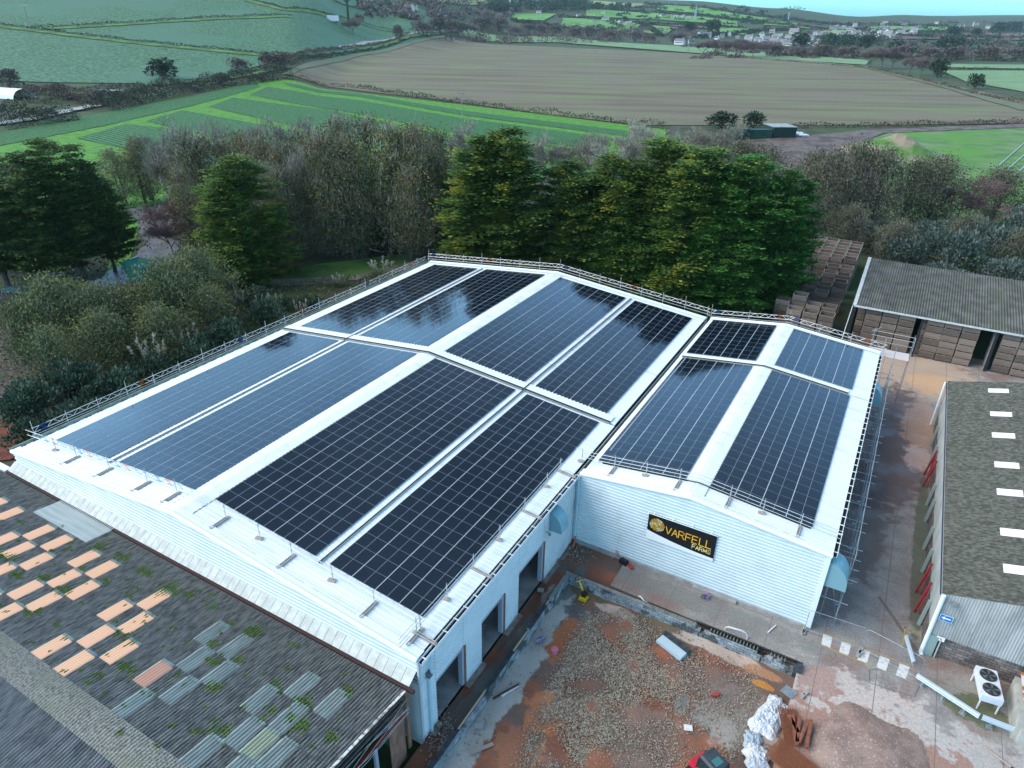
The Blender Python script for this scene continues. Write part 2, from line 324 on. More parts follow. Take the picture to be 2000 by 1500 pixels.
tag(mb.build('spoil_mound',M('grassy_spoil',(.08,.17,.04),(.25,.2,.14),scale=.12,rough=.95,lo=.45,hi=.55)),kind='structure')
# dirt tracks and bare earth
mud=M('brown_mud',(.10,.07,.058),(.17,.125,.105),scale=.5,rough=.75,bump=.8,bscale=3,c3=(.08,.05,.042),s3=.15)
loft('dirt_yard',[(1430,277),(1560,268),(1700,255),(2020,243)],[(1480,330),(1560,350),(1720,262),(2020,250)],mud,nv=12,off=.24)
loft('dirt_yard',[(1500,290),(1690,262)],[(1540,420),(1740,400)],M('bare_earth',(.13,.085,.065),(.2,.14,.11),scale=.4,rough=.9,bump=1,c3=(.1,.12,.05),s3=.2),nv=12,off=.12)
ribbon('field_margin_path',[(870,72),(700,108),(560,147)],6,M('trodden_grass',(.10,.12,.06),(.15,.15,.09),scale=.6),off=.25,n=30)
ribbon('field_margin_path',[(1680,130),(1850,172),(2010,218)],9,M('trodden_grass',(0,0,0)),off=.3,n=30)
ribbon('gravel_track',[(405,557),(470,553),(560,549),(650,545),(720,532),(790,520),(850,505)],4.2,M('track_gravel',(.17,.16,.12),(.10,.12,.06),scale=.8,rough=.95,c3=(.23,.22,.19),s3=.4,bump=.5),off=.06)
ribbon('mud_track',[(285,405),(300,430),(322,470),(300,505),(240,540),(150,590),(60,640)],6,M('wet_mud',(.085,.072,.07),(.14,.12,.12),scale=.5,rough=.4,bump=.5,c3=(.09,.075,.07),s3=.3),off=.06,w2=7)
ribbon('lane',[(-10,245),(60,235),(130,219),(188,208)],6,M('lane_tarmac',(.33,.34,.34),(.27,.27,.27),rough=.8),off=.4,n=20)
ribbon('lane',[(660,95),(720,83),(790,70),(900,60)],5,M('lane_tarmac',(0,0,0)),off=.25,n=20)
loft('leaf_litter',[(-30,560),(60,570),(140,600)],[(-30,900),(60,870),(190,800)],M('litter',(.07,.052,.05),(.12,.095,.09),scale=1.5,rough=.95,bump=1,c3=(.05,.06,.03),s3=.3),nv=12,off=.08)
loft('red_earth_bank',[(-40,800),(40,835),(100,850)],[(-40,905),(20,900),(60,880)],M('red_earth',(.12,.035,.025),(.18,.06,.04),scale=2,rough=.9,bump=1),nv=6,off=.12)
loft('grass_verge',[(590,520),(720,505),(840,490)],[(520,548),(690,538),(800,512)],dgras,nv=6,off=.07)
loft('grass_verge',[(190,560),(250,520),(290,380)],[(140,575),(200,545),(262,410)],gras,nv=6,off=.05)
# ------------------------------------------------------------------ site slabs
def slabmat():
    m=M('yard_concrete',(.34,.315,.295),(.22,.20,.19),scale=.7,rough=.55,bump=.25,bscale=8,lo=.3,hi=.68,detail=12,c3=(.24,.15,.125),s3=.3,lo3=.5,hi3=.68)
    nt=m.node_tree;N=nt.nodes;L=nt.links;b=N['Principled BSDF']
    geo=N.new('ShaderNodeNewGeometry'); sp=N.new('ShaderNodeSeparateXYZ'); L.new(geo.outputs['Position'],sp.inputs[0])
    nm=N.new('ShaderNodeTexNoise'); nm.inputs['Scale'].default_value=6; nm.inputs['Detail'].default_value=10; nm.inputs['Roughness'].default_value=.75; L.new(geo.outputs['Position'],nm.inputs[0]); rm=N.new('ShaderNodeMapRange'); rm.inputs[1].default_value=.35; rm.inputs[2].default_value=.65; rm.inputs[3].default_value=.72; rm.inputs[4].default_value=1.2; L.new(nm.outputs[0],rm.inputs[0])
    for a_ in ((5,88,8,8,(.47,.35,.27),1.6,.9),(8,86,3,3,(.62,.38,.22),1.6,.8),(4.5,70,3.4,14,(.16,.105,.095),1.5,.9),(6.9,75,1.8,6,(.50,.30,.20),2.0,.75),(7.0,68,1.3,2.6,(.52,.36,.32),1.8,.9),(3.6,53,1.6,6,(.17,.135,.125),2.4,.8),(2.8,60,2.2,3.4,(.13,.11,.11),1.6,.8),(7.7,54,.6,12,(.09,.105,.065),1.4,.75),(1.9,57,.6,12,(.13,.13,.105),1.4,.75),(5.2,34,6.5,3.6,(.50,.43,.39),2.4,.9),(11,32,6,5,(.42,.39,.37),2.2,.8),(6.5,31,7,4.2,(.31,.165,.12),2.6,.85),(2.6,36,1.2,1.5,(.33,.2,.17),2.4,.8),(-6,38.6,9,.9,(.20,.195,.18),2.0,.75),(11.3,38.6,1.6,1.3,(.10,.12,.055),2.4,.8),(2.5,44,1.2,2.4,(.2,.16,.15),2.4,.8)): blob(m,*a_,ns=.9)  # orange patches towards the crate shed are light glow painted into the concrete
    x=N.new('ShaderNodeMix');x.data_type='RGBA';x.blend_type='MULTIPLY';x.inputs[0].default_value=1;L.new(b.inputs['Base Color'].links[0].from_socket,x.inputs[6]);L.new(rm.outputs[0],x.inputs[7]);c=x.outputs[2]
    # joints of the slabs
    def joint(ax,per,ph,base):
        q=N.new('ShaderNodeMath'); q.operation='MULTIPLY_ADD'; L.new(sp.outputs[ax],q.inputs[0]); q.inputs[1].default_value=1/per; q.inputs[2].default_value=ph
        nn=N.new('ShaderNodeTexNoise'); nn.inputs['Scale'].default_value=1.2; L.new(geo.outputs['Position'],nn.inputs[0]); q2=N.new('ShaderNodeMath'); q2.operation='MULTIPLY_ADD'; L.new(nn.outputs[0],q2.inputs[0]); q2.inputs[1].default_value=.05/per; L.new(q.outputs[0],q2.inputs[2])
        f=N.new('ShaderNodeMath'); f.operation='FRACT'; L.new(q2.outputs[0],f.inputs[0]); s=N.new('ShaderNodeMath'); s.operation='LESS_THAN'; L.new(f.outputs[0],s.inputs[0]); s.inputs[1].default_value=.045/per
        x=N.new('ShaderNodeMix'); x.data_type='RGBA'; L.new(base,x.inputs[6]); x.inputs[7].default_value=(.16,.145,.135,1); L.new(s.outputs[0],x.inputs[0]); return x.outputs[2]
    c=joint(0,3.4,.31,c); c=joint(1,8.3,.2,c)
    L.new(c,b.inputs['Base Color'])
    # puddled gloss
    n=N.new('ShaderNodeTexNoise'); n.inputs['Scale'].default_value=.3; n.inputs['Detail'].default_value=4; L.new(geo.outputs['Position'],n.inputs[0]); r=N.new('ShaderNodeMapRange'); r.inputs[1].default_value=.45; r.inputs[2].default_value=.6; r.inputs[3].default_value=.75; r.inputs[4].default_value=.3; L.new(n.outputs[0],r.inputs[0]); L.new(r.outputs[0],b.inputs['Roughness'])
    return m
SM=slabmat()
RX=1.25                       # east edge of the dug-out construction pit
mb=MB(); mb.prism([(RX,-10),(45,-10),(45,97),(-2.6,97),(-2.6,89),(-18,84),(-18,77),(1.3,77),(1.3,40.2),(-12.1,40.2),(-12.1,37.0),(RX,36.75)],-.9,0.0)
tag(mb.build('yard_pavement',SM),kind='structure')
rub=M('red_subsoil',(.20,.085,.055),(.30,.12,.07),scale=.45,rough=.85,bump=1.2,bscale=5,c3=(.15,.105,.085),s3=.22,lo3=.45,hi3=.55)
mb=MB(); n0=0; nx,ny=50,60
for j in range(ny+1):
    for i in range(nx+1):
        x=-16.74+(RX+16.74)*i/nx; y=2+(40.2-2)*j/ny
        z=-.5+.06*math.sin(x*2.1+y)+.05*math.sin(y*1.7-x*.6)+random.uniform(-.02,.02)
        if x<-15.35 and y<36.8: z=-.28+random.uniform(-.03,.03)
        if y>36.9: z=-.15+random.uniform(-.05,.05)
        mb.v.append((x,y,z))
for j in range(ny):
    for i in range(nx): a=j*(nx+1)+i; mb.f.append((a,a+1,a+nx+2,a+nx+1)); mb.m.append(0)
tag(mb.build('pit_floor',rub,smooth=True),kind='structure')
A5=lambda u,v:at(u,v,-.4)
def stain(px,rx,ry,col,amp=1.6,st=.9,ns=1.0,rough=None): p=A5(*px); blob(rub,p.x,p.y,rx,ry,col,amp,st,ns,rough)
for px in ((1085,1180),(1055,1230),(1025,1290),(985,1350),(940,1410),(900,1470)): stain(px,1.1,2.6,(.40,.375,.34),1.6,.95,1.3)
for px in ((1120,1140),(1090,1160),(1040,1215),(1000,1270),(950,1330),(905,1390)): stain(px,.5,2.0,(.13,.145,.13),1.2,.85,1.3,.35)
stain((1205,1192),1.6,.5,(.50,.42,.37),1.0); stain((1350,1245),1.6,.5,(.50,.43,.38),1.0); stain((1430,1280),2.2,.55,(.47,.37,.31),1.0); stain((1490,1312),1.2,.5,(.42,.22,.12),1.0)
stain((1150,1155),1.6,.7,(.15,.115,.065),.8,.95,1,.08); stain((1285,1215),1.8,.55,(.17,.13,.08),.8,.95,1,.1)
stain((1490,1337),.75,.3,(.5,.21,.04),.6,.95,2,.4); stain((1332,1372),.45,.85,(.24,.25,.24),.8,.9,2); stain((1070,1385),1.3,1.9,(.42,.16,.07),1.8,.9,1.1,.5); stain((1105,1245),1.0,2.2,(.38,.14,.06),1.8,.9,1.1); stain((1010,1470),1.6,1.5,(.36,.15,.085),2.0,.8,1.4)
stain((1130,1195),1.2,.7,(.12,.115,.12),1.6,.85,1.4); stain((1440,1400),2.6,2.2,(.33,.31,.29),1.8,.75,1.2); stain((1250,1440),2.4,2.4,(.21,.15,.125),2.2,.7,1.2); stain((1395,1340),2.8,1.6,(.19,.13,.11),2.2,.7,1.2)
# ------------------------------------------------------------------ vegetation
rng=np.random.default_rng(11)
def nrm(a): return a/np.maximum(1e-6,np.linalg.norm(a,axis=-1,keepdims=True))
def kites(pos,dr,ln,wd,nhint=None):
    n=len(pos); dr=nrm(dr); h=rng.normal(size=(n,3)) if nhint is None else nhint+rng.normal(size=(n,3))*.35
    sd=nrm(np.cross(dr,h)); ln=np.asarray(ln).reshape(-1,1)*np.ones((n,1)); wd=np.asarray(wd).reshape(-1,1)*np.ones((n,1))
    v=np.stack([pos,pos+dr*ln*.45+sd*wd*.5,pos+dr*ln,pos+dr*ln*.45-sd*wd*.5],1).reshape(-1,3)
    f=np.arange(4*n,dtype=np.int32)
    return v,f
def leafobj(name,v,mat,parent=None):
    me=bpy.data.meshes.new(name); n=len(v)//4
    me.vertices.add(len(v)); me.vertices.foreach_set('co',v.astype(np.float32).ravel()); me.loops.add(4*n); me.loops.foreach_set('vertex_index',np.arange(4*n,dtype=np.int32))
    me.polygons.add(n); me.polygons.foreach_set('loop_start',np.arange(0,4*n,4,dtype=np.int32)); me.update(calc_edges=True)
    mats=mat if isinstance(mat,list) else [mat]
    for x in mats: me.materials.append(x)
    o=bpy.data.objects.new(name,me); COL.objects.link(o)
    if parent: o.parent=parent
    return o
def leafmat(name,a,b,c=None,sc=.5,isl=.5,s3=.35,lo3=.5,hi3=.62,tr=.18): 
    m=M(name,a,b,scale=sc,rough=.75,spec=.15,island=isl,orand=tr,lo=.3,hi=.7,c3=c,s3=s3,lo3=lo3,hi3=hi3); return m
bark=M('tree_bark',(.07,.055,.045),(.12,.10,.085),scale=3,rough=.95)
pbark=M('pale_bark',(.22,.20,.19),(.32,.30,.29),scale=3,rough=.95)
twig=M('grey_twigs',(.20,.18,.14),(.34,.31,.25),scale=.6,rough=.95,orand=.3)
rtwig=M('reddish_twigs',(.15,.09,.085),(.22,.14,.13),scale=.6,rough=.95,orand=.3)
def skel(H,R,lev=4,nb=5,up=.6,seed=0,spread=.9,trunkf=.3,r0=None,droop=0):
    rd=random.Random(seed); segs=[];tips=[]
    def br(p,d,L,r,l):
        q=p+d*L*.5+V((rd.uniform(-1,1),rd.uniform(-1,1),rd.uniform(-.3,1)))*L*.07; d2=(q-p).normalized(); e=q+(d2+V((rd.uniform(-1,1),rd.uniform(-1,1),rd.uniform(-.2,.8)))*.2).normalized()*L*.5
        segs.append((p,q,r,r*.8)); segs.append((q,e,r*.8,r*.55))
        if l==0: tips.append(e); tips.append(q); return
        for i in range(nb if l<lev else nb+1):
            t=rd.uniform(.35,1); base=(p.lerp(q,t*2) if t<.5 else q.lerp(e,t*2-1)); a=rd.uniform(0,6.28); s=V((math.cos(a),math.sin(a),0))*spread*rd.uniform(.5,1.1)
            nd=(d2*.8+s+V((0,0,up-droop))).normalized(); br(base,nd,L*rd.uniform(.5,.72),r*.5,l-1)
    br(V((0,0,0)),V((0,0,1)),H*trunkf*1.6,r0 or H*.016,lev)
    mz=max(t.z for t in tips); mr=sorted(math.hypot(t.x,t.y) for t in tips)[int(len(tips)*.95)]; kz=H/mz; kr=R/mr
    S=lambda p: V((p.x*kr,p.y*kr,p.z*kz))
    return [(S(a),S(b),c,d) for a,b,c,d in segs],[S(t) for t in tips]
def segsmesh(segs,rmin=.012,n=3,lo=0,hi=99):
    mb=MB()
    for a,b,c,d in segs:
        if lo<=c<hi: mb.tube(a,b,max(c,rmin),n,0,max(d,rmin))
    return mb
def t_conifer(name,seed,H,R,mat,k=1.0,leaders=3,skirt=.05):
    rg=np.random.default_rng(seed); root=thing(name,None,None,(0,0,0)); root.name=name
    tr=MB(); tr.tube((0,0,-.3),(0,0,H*.9),H*.02,7,0,.06)
    P=[];D=[];LL=[]
    for q in range(leaders):
        if q==0: ox,oy,h,rr=0,0,H,R
        else:
            a=rg.uniform(0,6.28); ox,oy=R*.5*math.cos(a),R*.5*math.sin(a); h=H*rg.uniform(.74,.98); rr=R*rg.uniform(.5,.7)
            tr.tube((0,0,H*.15),(ox,oy,h*.8),H*.012,5,0,.05)
        nb=int(115*k*(1 if q==0 else .6)); ph=rg.uniform(0,6.28,4)
        for i in range(nb):
            t=skirt+(1-skirt)*(i/nb)**.9; az=rg.uniform(0,6.28); prof=(1-t**2.8)**.62*(.78+.26*math.sin(az*3+ph[0]+t*5)*math.sin(t*17+ph[1]))*(.9+.2*math.sin(az*2+ph[2]))+.04
            if t<.15: prof*=.75+t*1.6
            L=rr*prof*rg.uniform(.8,1.15); z=h*t; d=np.array([math.cos(az),math.sin(az),0.0])
            if i%3==0: tr.tube((ox,oy,z-.1*L),(ox+d[0]*L*.9,oy+d[1]*L*.9,z+.12*L),.05,3,0,.015)
            m=int(5+L*3.2)
            for s in np.linspace(.4,1,m):
                c=np.array([ox,oy,z])+d*L*s+np.array([0,0,.18*L*s*s-.12*L*s]); sd=np.array([-d[1],d[0],0])
                nn=20; off=rg.normal(size=(nn,3))*[.46,.46,.10]; P.append(c+off+sd*rg.uniform(-.35,.35)*L*.28*s); dd=d*1.0+sd*rg.uniform(-1.1,1.1,(nn,1))+np.array([0,0,.28])+rg.normal(size=(nn,3))*.2; D.append(dd); LL.append(rg.uniform(.28,.58,nn)*(1.1-.35*t))
    P=np.concatenate(P);D=np.concatenate(D);LL=np.concatenate(LL); v,f=kites(P,D,LL,LL*.48,nhint=np.array([0,0,1.0]))
    tr.build('trunk',bark,root); leafobj('crown',v,mat,root); root['dim']=(H,R); return root
def t_leafy(name,seed,H,R,mat,nl=5,lsize=.3,lev=3,spread=.8,up=.5,ntw=1,clump=.55,zlow=.25,bk=None,tf=.3):
    rg=np.random.default_rng(seed); root=thing(name,None,None,(0,0,0)); segs,tips=skel(H,R,lev,5,up,seed,spread,trunkf=tf)
    segsmesh(segs,.02,4).build('trunk',bk or bark,root); T=np.array([tuple(t) for t in tips if t.z>H*zlow]); 
    P=np.repeat(T,nl,0)+rg.normal(size=(len(T)*nl,3))*clump*[1,1,.8]; D=rg.normal(size=P.shape)+[0,0,-.1]; v,f=kites(P,D,rg.uniform(.6,1.3,len(P))*lsize,rg.uniform(.35,.7,len(P))*lsize)
    leafobj('crown',v,mat,root); root['dim']=(H,R); return root
def t_cloud(name,seed,H,R,mat,nc=150,nl=42,ls=.34,cl=.75,zlow=.12,prof=lambda t:(math.sin(math.pi*min(1,.18+t*.82))**.6),bk=None,flat=.8,stems=2):
    rg=np.random.default_rng(seed); root=thing(name,None,None,(0,0,0)); P=[];D=[]; mb=MB(); ax=[(rg.normal()*R*.15,rg.normal()*R*.15) for _ in range(stems)]; tz=H*.8
    for q in range(stems): mb.tube((ax[q][0]*.4,ax[q][1]*.4,-.3),(ax[q][0],ax[q][1],tz),H*.011,6,0,.05)
    for i in range(nc):
        t=rg.uniform(0,1)**.85; z=H*(zlow+(1-zlow)*t); az=rg.uniform(0,6.28); r=R*prof(t)*math.sqrt(rg.uniform(.12,1))*(.8+.3*math.sin(az*3+seed+t*4)); k=i%stems
        c=np.array([ax[k][0]+r*math.cos(az),ax[k][1]+r*math.sin(az),z]); 
        if i%2==0: zb=max(.1,z-r*.9-.3); mb.tube((ax[k][0]*zb/tz,ax[k][1]*zb/tz,zb),tuple(c),.045,3,0,.015)
        n=int(nl*rg.uniform(.5,1.3)); o=rg.normal(size=(n,3))*[cl,cl,cl*flat]*.5; P.append(c+o); D.append(nrm(o)*.7+rg.normal(size=(n,3))*.6)
    C_=np.array([p.mean(0) for p in P]); T_=np.repeat(C_,5,0)+rg.normal(size=(len(C_)*5,3))*cl*.25; E_=nrm(T_-[0,0,H*.2])*1.0+rg.normal(size=T_.shape)*.45+[0,0,.9]
    P=np.concatenate(P);D=np.concatenate(D); v,_=kites(P,D,rg.uniform(.6,1.35,len(P))*ls,rg.uniform(.4,.7,len(P))*ls)
    mb.build('trunk',bk or bark,root); leafobj('crown',v,mat,root); tv,_=kites(T_,E_,rg.uniform(.5,1.1,len(T_))*H*.085,.05); leafobj('twigs',tv,twig,root); root['dim']=(H,R); return root
def t_bare(name,seed,H,R,mat,lev=4,nb=5,up=.9,spread=.75,rmin=.018,bk=None,tf=.3,extra=4):
    root=thing(name,None,None,(0,0,0)); segs,tips=skel(H,R,lev,nb,up,seed,spread,trunkf=tf); th=H*.0045
    segsmesh(segs,.03,5,th).build('trunk',bk or bark,root)
    rg=np.random.default_rng(seed); S=[s for s in segs if s[2]<th]; A=np.array([tuple(s[0]) for s in S]);B=np.array([tuple(s[1]) for s in S])
    v1,_=kites(A,B-A,np.linalg.norm(B-A,axis=1),rmin*2.2)
    T=np.array([tuple(t) for t in tips]); P=np.repeat(T,extra,0)+rg.normal(size=(len(T)*extra,3))*.12; D=nrm(P-[0,0,H*.35])*.8+rg.normal(size=P.shape)*.5+[0,0,.7]; v2,_=kites(P,D,rg.uniform(.4,1.0,len(P))*H*.07,rmin*2)
    leafobj('crown',np.concatenate([v1,v2]),mat,root); root['dim']=(H,R); return root
def t_bush(name,seed,H,R,mat,n=2600,ls=.3,lobes=9,core=None):
    rg=np.random.default_rng(seed); root=thing(name,None,None,(0,0,0)); P=[];D=[]
    for q in range(lobes):
        a=rg.uniform(0,6.28); rr=rg.uniform(0,.6)*R; c=np.array([rr*math.cos(a),rr*math.sin(a),H*rg.uniform(.25,.6)]); e=np.array([R*rg.uniform(.35,.55)]*2+[H*rg.uniform(.3,.42)])
        u=nrm(rg.normal(size=(n//lobes,3))); u[:,2]=np.where(u[:,2]<-.4,-u[:,2],u[:,2]); p=c+u*e*rg.uniform(.72,1.08,(len(u),1)); P.append(p); D.append(u+rg.normal(size=u.shape)*.7+[0,0,.3])
    P=np.concatenate(P);D=np.concatenate(D);k=P[:,2]>.02*H;P=P[k];D=D[k]; v,_=kites(P,D,rg.uniform(.6,1.5,len(P))*ls,rg.uniform(.4,.7,len(P))*ls)
    mb=MB(); 
    for q in range(7):
        a=rg.uniform(0,6.28); mb.tube((0,0,-.2),(math.cos(a)*R*.5,math.sin(a)*R*.5,H*.7),.05*H/3,4,0,.02)
    mb.build('stem',bark,root); leafobj('foliage',v,mat,root); root['dim']=(H,R); return root
con_y=leafmat('cypress_foliage',(.028,.065,.015),(.10,.175,.03),(.26,.27,.035),sc=.9,isl=.55,s3=.55,lo3=.53,hi3=.68)
con_g=leafmat('green_cypress_foliage',(.022,.075,.014),(.075,.20,.035),(.16,.26,.035),sc=.9,isl=.55,s3=.5,lo3=.58,hi3=.72)
con_b=leafmat('bluish_conifer_foliage',(.015,.045,.022),(.04,.09,.05),sc=.8)
alder=leafmat('brown_alder_leaf',(.055,.07,.024),(.17,.165,.065),(.18,.12,.06),sc=.4,tr=.7)
olive=leafmat('olive_leaf',(.065,.085,.03),(.15,.175,.07),(.20,.18,.06),sc=.4)
dkgr=leafmat('dark_bramble_leaf',(.025,.05,.028),(.07,.11,.065),(.10,.14,.10),sc=.5)
bluel=leafmat('blue_green_leaf',(.06,.09,.075),(.14,.17,.15),(.05,.09,.045),sc=.4)
mixb=leafmat('winter_bush_leaf',(.065,.075,.04),(.13,.12,.07),(.10,.085,.07),sc=.3)
PR={}
PR['cy']=[t_conifer('cypress_tree',s,18,5.2,con_y,1.15,4,.03) for s in (1,2,3)]
PR['cg']=[t_conifer('cypress_tree',s,18,5.4,con_g,1.2,4,.03) for s in (5,6)]
PR['co']=[t_conifer('open_cypress_tree',s,18,5.6,leafmat('olive_cypress_foliage',(.03,.065,.02),(.09,.145,.035),(.19,.21,.045),sc=.9,isl=.55,s3=.5,lo3=.55,hi3=.7),.55,5,.22) for s in (7,8)]
PR['cb']=[t_conifer('fir_tree',9,12,3.2,con_b,.8,1,.03)]
PR['al']=[t_cloud('alder_tree',s,15,3.4,alder,200,30,.27,1.35) for s in (21,22,23)]
PR['ba']=[t_bare('bare_tree',s,14,4.2,twig,4,5,.95,.7,.03,pbark) for s in (31,32,33)]
PR['br']=[t_bare('bare_shrub',s,6,3.6,rtwig,4,5,.6,.9,.028,tf=.22) for s in (35,36)]
PR['ol']=[t_cloud('willow_bush',s,6,3.4,olive,170,44,.22,1.1,.08,stems=4) for s in (41,42,43)]
PR['mx']=[t_cloud('scrub_tree',s,8,3.8,mixb,170,40,.26,1.3,.12,stems=3) for s in (45,46)]
PR['dk']=[t_bush('bramble_bush',s,2.6,2.8,dkgr,2600,.26) for s in (51,52)]
PR['bl']=[t_bush('bramble_bush',s,2.4,3.0,bluel,2600,.26) for s in (55,56)]
used=set()
def plant(kind,i,b,h,w=None,label=None,cat='tree',group=None,rz=None):
    pr=PR[kind][i%len(PR[kind])]; H,R=pr['dim']; s=h/H; sx=(w/2)/R if w else s
    o=dup(pr,(b.x,b.y,b.z-.15),rz if rz is not None else random.uniform(0,6.28),(sx,sx,s)); o['label']=label; o['category']=cat
    if group: o['group']=group
    if 'dim' in o: del o['dim']
    return o
def row_tree(kind,spec,desc,cat='tree',group=None):
    spec=sorted(spec,key=lambda s:s[0])
    for i,(u,vb,vt,wp) in enumerate(spec):
        b=gp(u,vb); h=max(1,topz(b,u,vt)); dist=math.hypot(b.x,b.y,); dep=V((b.x,b.y,-37)).dot(FW); w=wp*dep/FPX
        plant(kind,i,b,h,w,desc%nth(i),cat,group)
row_tree('co',[(95,560,290,200),(165,545,262,180),(20,570,315,180),(55,530,300,170),(225,530,330,110)],'open dark cypress at the far left with bare stem, %s from the left','tree','open cypresses at the far left')
row_tree('cy',[(500,540,300,190),(985,535,248,230),(1095,548,312,190),(1180,560,300,190),(1262,565,268,210),(1350,590,286,230),(930,500,300,150),(1310,570,290,180)],'tall cypress with yellow green tips, %s of its kind from the left','tree','yellow tipped cypresses behind the white warehouse')
row_tree('cg',[(1425,600,300,210),(1490,600,325,150),(1280,585,390,170),(1385,605,400,180),(1200,575,420,150)],'bright dark green cypress by the crate stacks, %s from the left','tree','green cypresses by the crate stacks')
row_tree('cb',[(895,500,335,80),(745,485,385,90),(915,470,350,70)],'dark bluish fir between alders and cypresses, %s of three from the left','tree','bluish firs')
row_tree('al',[(300,392,268,80),(420,470,270,120),(480,460,262,110),(540,470,268,110),(600,470,262,120),(830,480,262,120),(760,500,250,120),(650,500,310,110),(370,480,320,90),(700,505,320,110),(570,510,340,110),(860,500,300,100),(250,400,292,80),(285,398,288,80),(590,490,285,110),(640,495,262,100),(690,500,270,110),(735,480,235,100),(785,490,262,90),(835,500,248,110),(560,480,300,90),(670,460,240,100),(860,470,262,80),(440,480,330,90),(720,500,300,90),(610,502,330,80),(390,500,330,70),(800,510,330,90)],'brown leaved alder in the belt behind the warehouse, %s from the left','tree','brown alders')
row_tree('ba',[(370,450,228,140),(455,440,238,100),(540,430,238,110),(620,425,228,120),(660,420,215,90),(902,400,235,90),(1075,380,258,90),(1130,380,262,110),(1180,380,265,90),(1260,370,240,130),(1320,380,255,90),(1390,360,238,110),(335,410,262,80),(580,500,285,90),(500,420,250,90),(1230,390,262,90),(850,410,262,80),(1165,400,280,80)],'bare pale grey tree without leaves, %s from the left','tree','bare grey trees')
row_tree('br',[(400,480,380,130),(340,500,410,110),(1870,440,345,140),(450,500,420,90),(1700,335,290,50),(1960,470,405,90)],'reddish bare thicket shrub, %s from the left','shrub','reddish bare shrubs')
row_tree('ol',[(120,690,545,160),(200,680,562,150),(255,660,560,140),(345,650,512,140),(400,625,492,140),(150,620,545,110),(310,610,548,110),(90,640,575,100),(220,720,610,140),(330,700,600,130),(420,660,560,110),(120,760,640,130),(60,700,590,100)],'olive leaved willow bush left of the warehouse, %s from the left','bush','willow bushes left of the warehouse')
row_tree('mx',[(1600,450,300,110),(1650,440,285,110),(1700,445,300,110),(1760,440,315,110),(1810,440,310,120),(1935,430,330,130),(1580,400,300,90),(1480,400,290,110),(1430,390,280,110),(1550,480,360,90),(1870,500,420,90),(1740,510,430,100),(1975,540,450,90),(1650,490,400,80),(1360,340,268,80),(1560,440,330,90)],'thin brown green scrub tree right of the cypresses, %s from the left','tree','scrub trees right of the cypresses')
row_tree('dk',[(140,790,705,150),(230,800,715,140),(60,830,740,150),(300,760,690,130),(180,850,760,150),(380,720,650,130),(440,690,620,120),(520,640,580,110),(490,600,560,100),(600,612,580,90),(545,600,575,80),(90,880,800,120),(30,800,760,120),(340,740,700,100),(620,640,600,70)],'low dark bramble bush beside the left roof edge, %s from the left','bush','dark brambles beside the left roof edge')
row_tree('bl',[(1700,480,440,110),(1770,520,455,120),(1850,530,450,130),(1930,520,440,140),(1990,480,400,120),(1660,470,420,90),(1810,480,430,110),(1900,470,420,110),(1960,560,500,120),(1740,470,430,90),(1830,560,510,110)],'low blue green bramble mound behind the crate shed, %s from the left','bush','brambles behind the crate shed')
# pampas grass
pm=M('pampas_plume',(.36,.32,.24),(.48,.43,.34),scale=2,rough=.95); pg=leafmat('pampas_blade',(.12,.14,.06),(.22,.22,.11))
def pampas():
    root=thing('pampas_grass',None,None,(0,0,0)); n=420; a=rng.uniform(0,6.28,n); d=np.stack([np.cos(a)*.55,np.sin(a)*.55,rng.uniform(.5,1.4,n)],1); v,_=kites(rng.normal(size=(n,3))*[.2,.2,.02],d,rng.uniform(1.2,2.2,n),.05); leafobj('blades',v,pg,root)
    P=[];D=[]; mb=MB()
    for i in range(11):
        a=i*.57; t=V((math.cos(a)*random.uniform(.3,1),math.sin(a)*random.uniform(.3,1),random.uniform(2,2.8))); mb.tube((0,0,0),t,.015,3)
        k=26; s=rng.uniform(0,.75,k); P.append(np.array(tuple(t))+np.stack([s*math.cos(a)*.2,s*math.sin(a)*.2,s],1)-[0,0,.15]+rng.normal(size=(k,3))*.03); D.append(np.array([math.cos(a)*.3,math.sin(a)*.3,1.])+rng.normal(size=(k,3))*.35)
    v,_=kites(np.concatenate(P),np.concatenate(D),.30,.08); leafobj('plumes',v,pm,root); mb.build('stalks',pg,root); root['dim']=(3.2,1.3); return root
PR['pp']=[pampas()]
row_tree('pp',[(305,735,665,80),(375,700,640,60),(258,770,730,45),(435,672,640,45),(412,690,650,40),(470,610,572,40),(515,618,580,40),(538,608,575,35),(592,622,588,35),(745,545,508,60),(590,655,630,30),(437,625,600,30),(360,745,708,35),(660,560,535,30)],'tuft of pampas grass with pale plumes, %s from the left','pampas grass','pampas grass tufts beside the roof')
# ground cover (nobody could count it)
def cover(name,polys,mat,label,ls=.35,dens=2.2,hh=.6):
    P=[]
    for pg_ in polys:
        W=[gp(u,v) for u,v in pg_]; 
        for k in range(1,len(W)-1):
            A,B,C=W[0],W[k],W[k+1]; ar=((B-A).cross(C-A)).length/2; n=int(ar*dens); r1=np.sqrt(rng.random(n)); r2=rng.random(n)
            p=np.outer(1-r1,A)+np.outer(r1*(1-r2),B)+np.outer(r1*r2,C); P.append(p)
    P=np.concatenate(P); hn=.5+.5*np.sin(P[:,0]*.9+np.sin(P[:,1]*.7)*2)*np.sin(P[:,1]*.8+1.3); P[:,2]+=rng.uniform(0,1,len(P))*hh*(.3+hn)
    D=rng.normal(size=P.shape)+[0,0,.6]; v,_=kites(P,D,rng.uniform(.6,1.5,len(P))*ls,rng.uniform(.4,.8,len(P))*ls); tag(leafobj(name,v,mat),label,'ground cover',kind='stuff')
cover('undergrowth',[[(-20,600),(430,588),(640,574),(850,530),(860,560),(560,660),(60,860),(-20,900)]],mixb,'mixed undergrowth left of the warehouse',.4,3.0,.7)
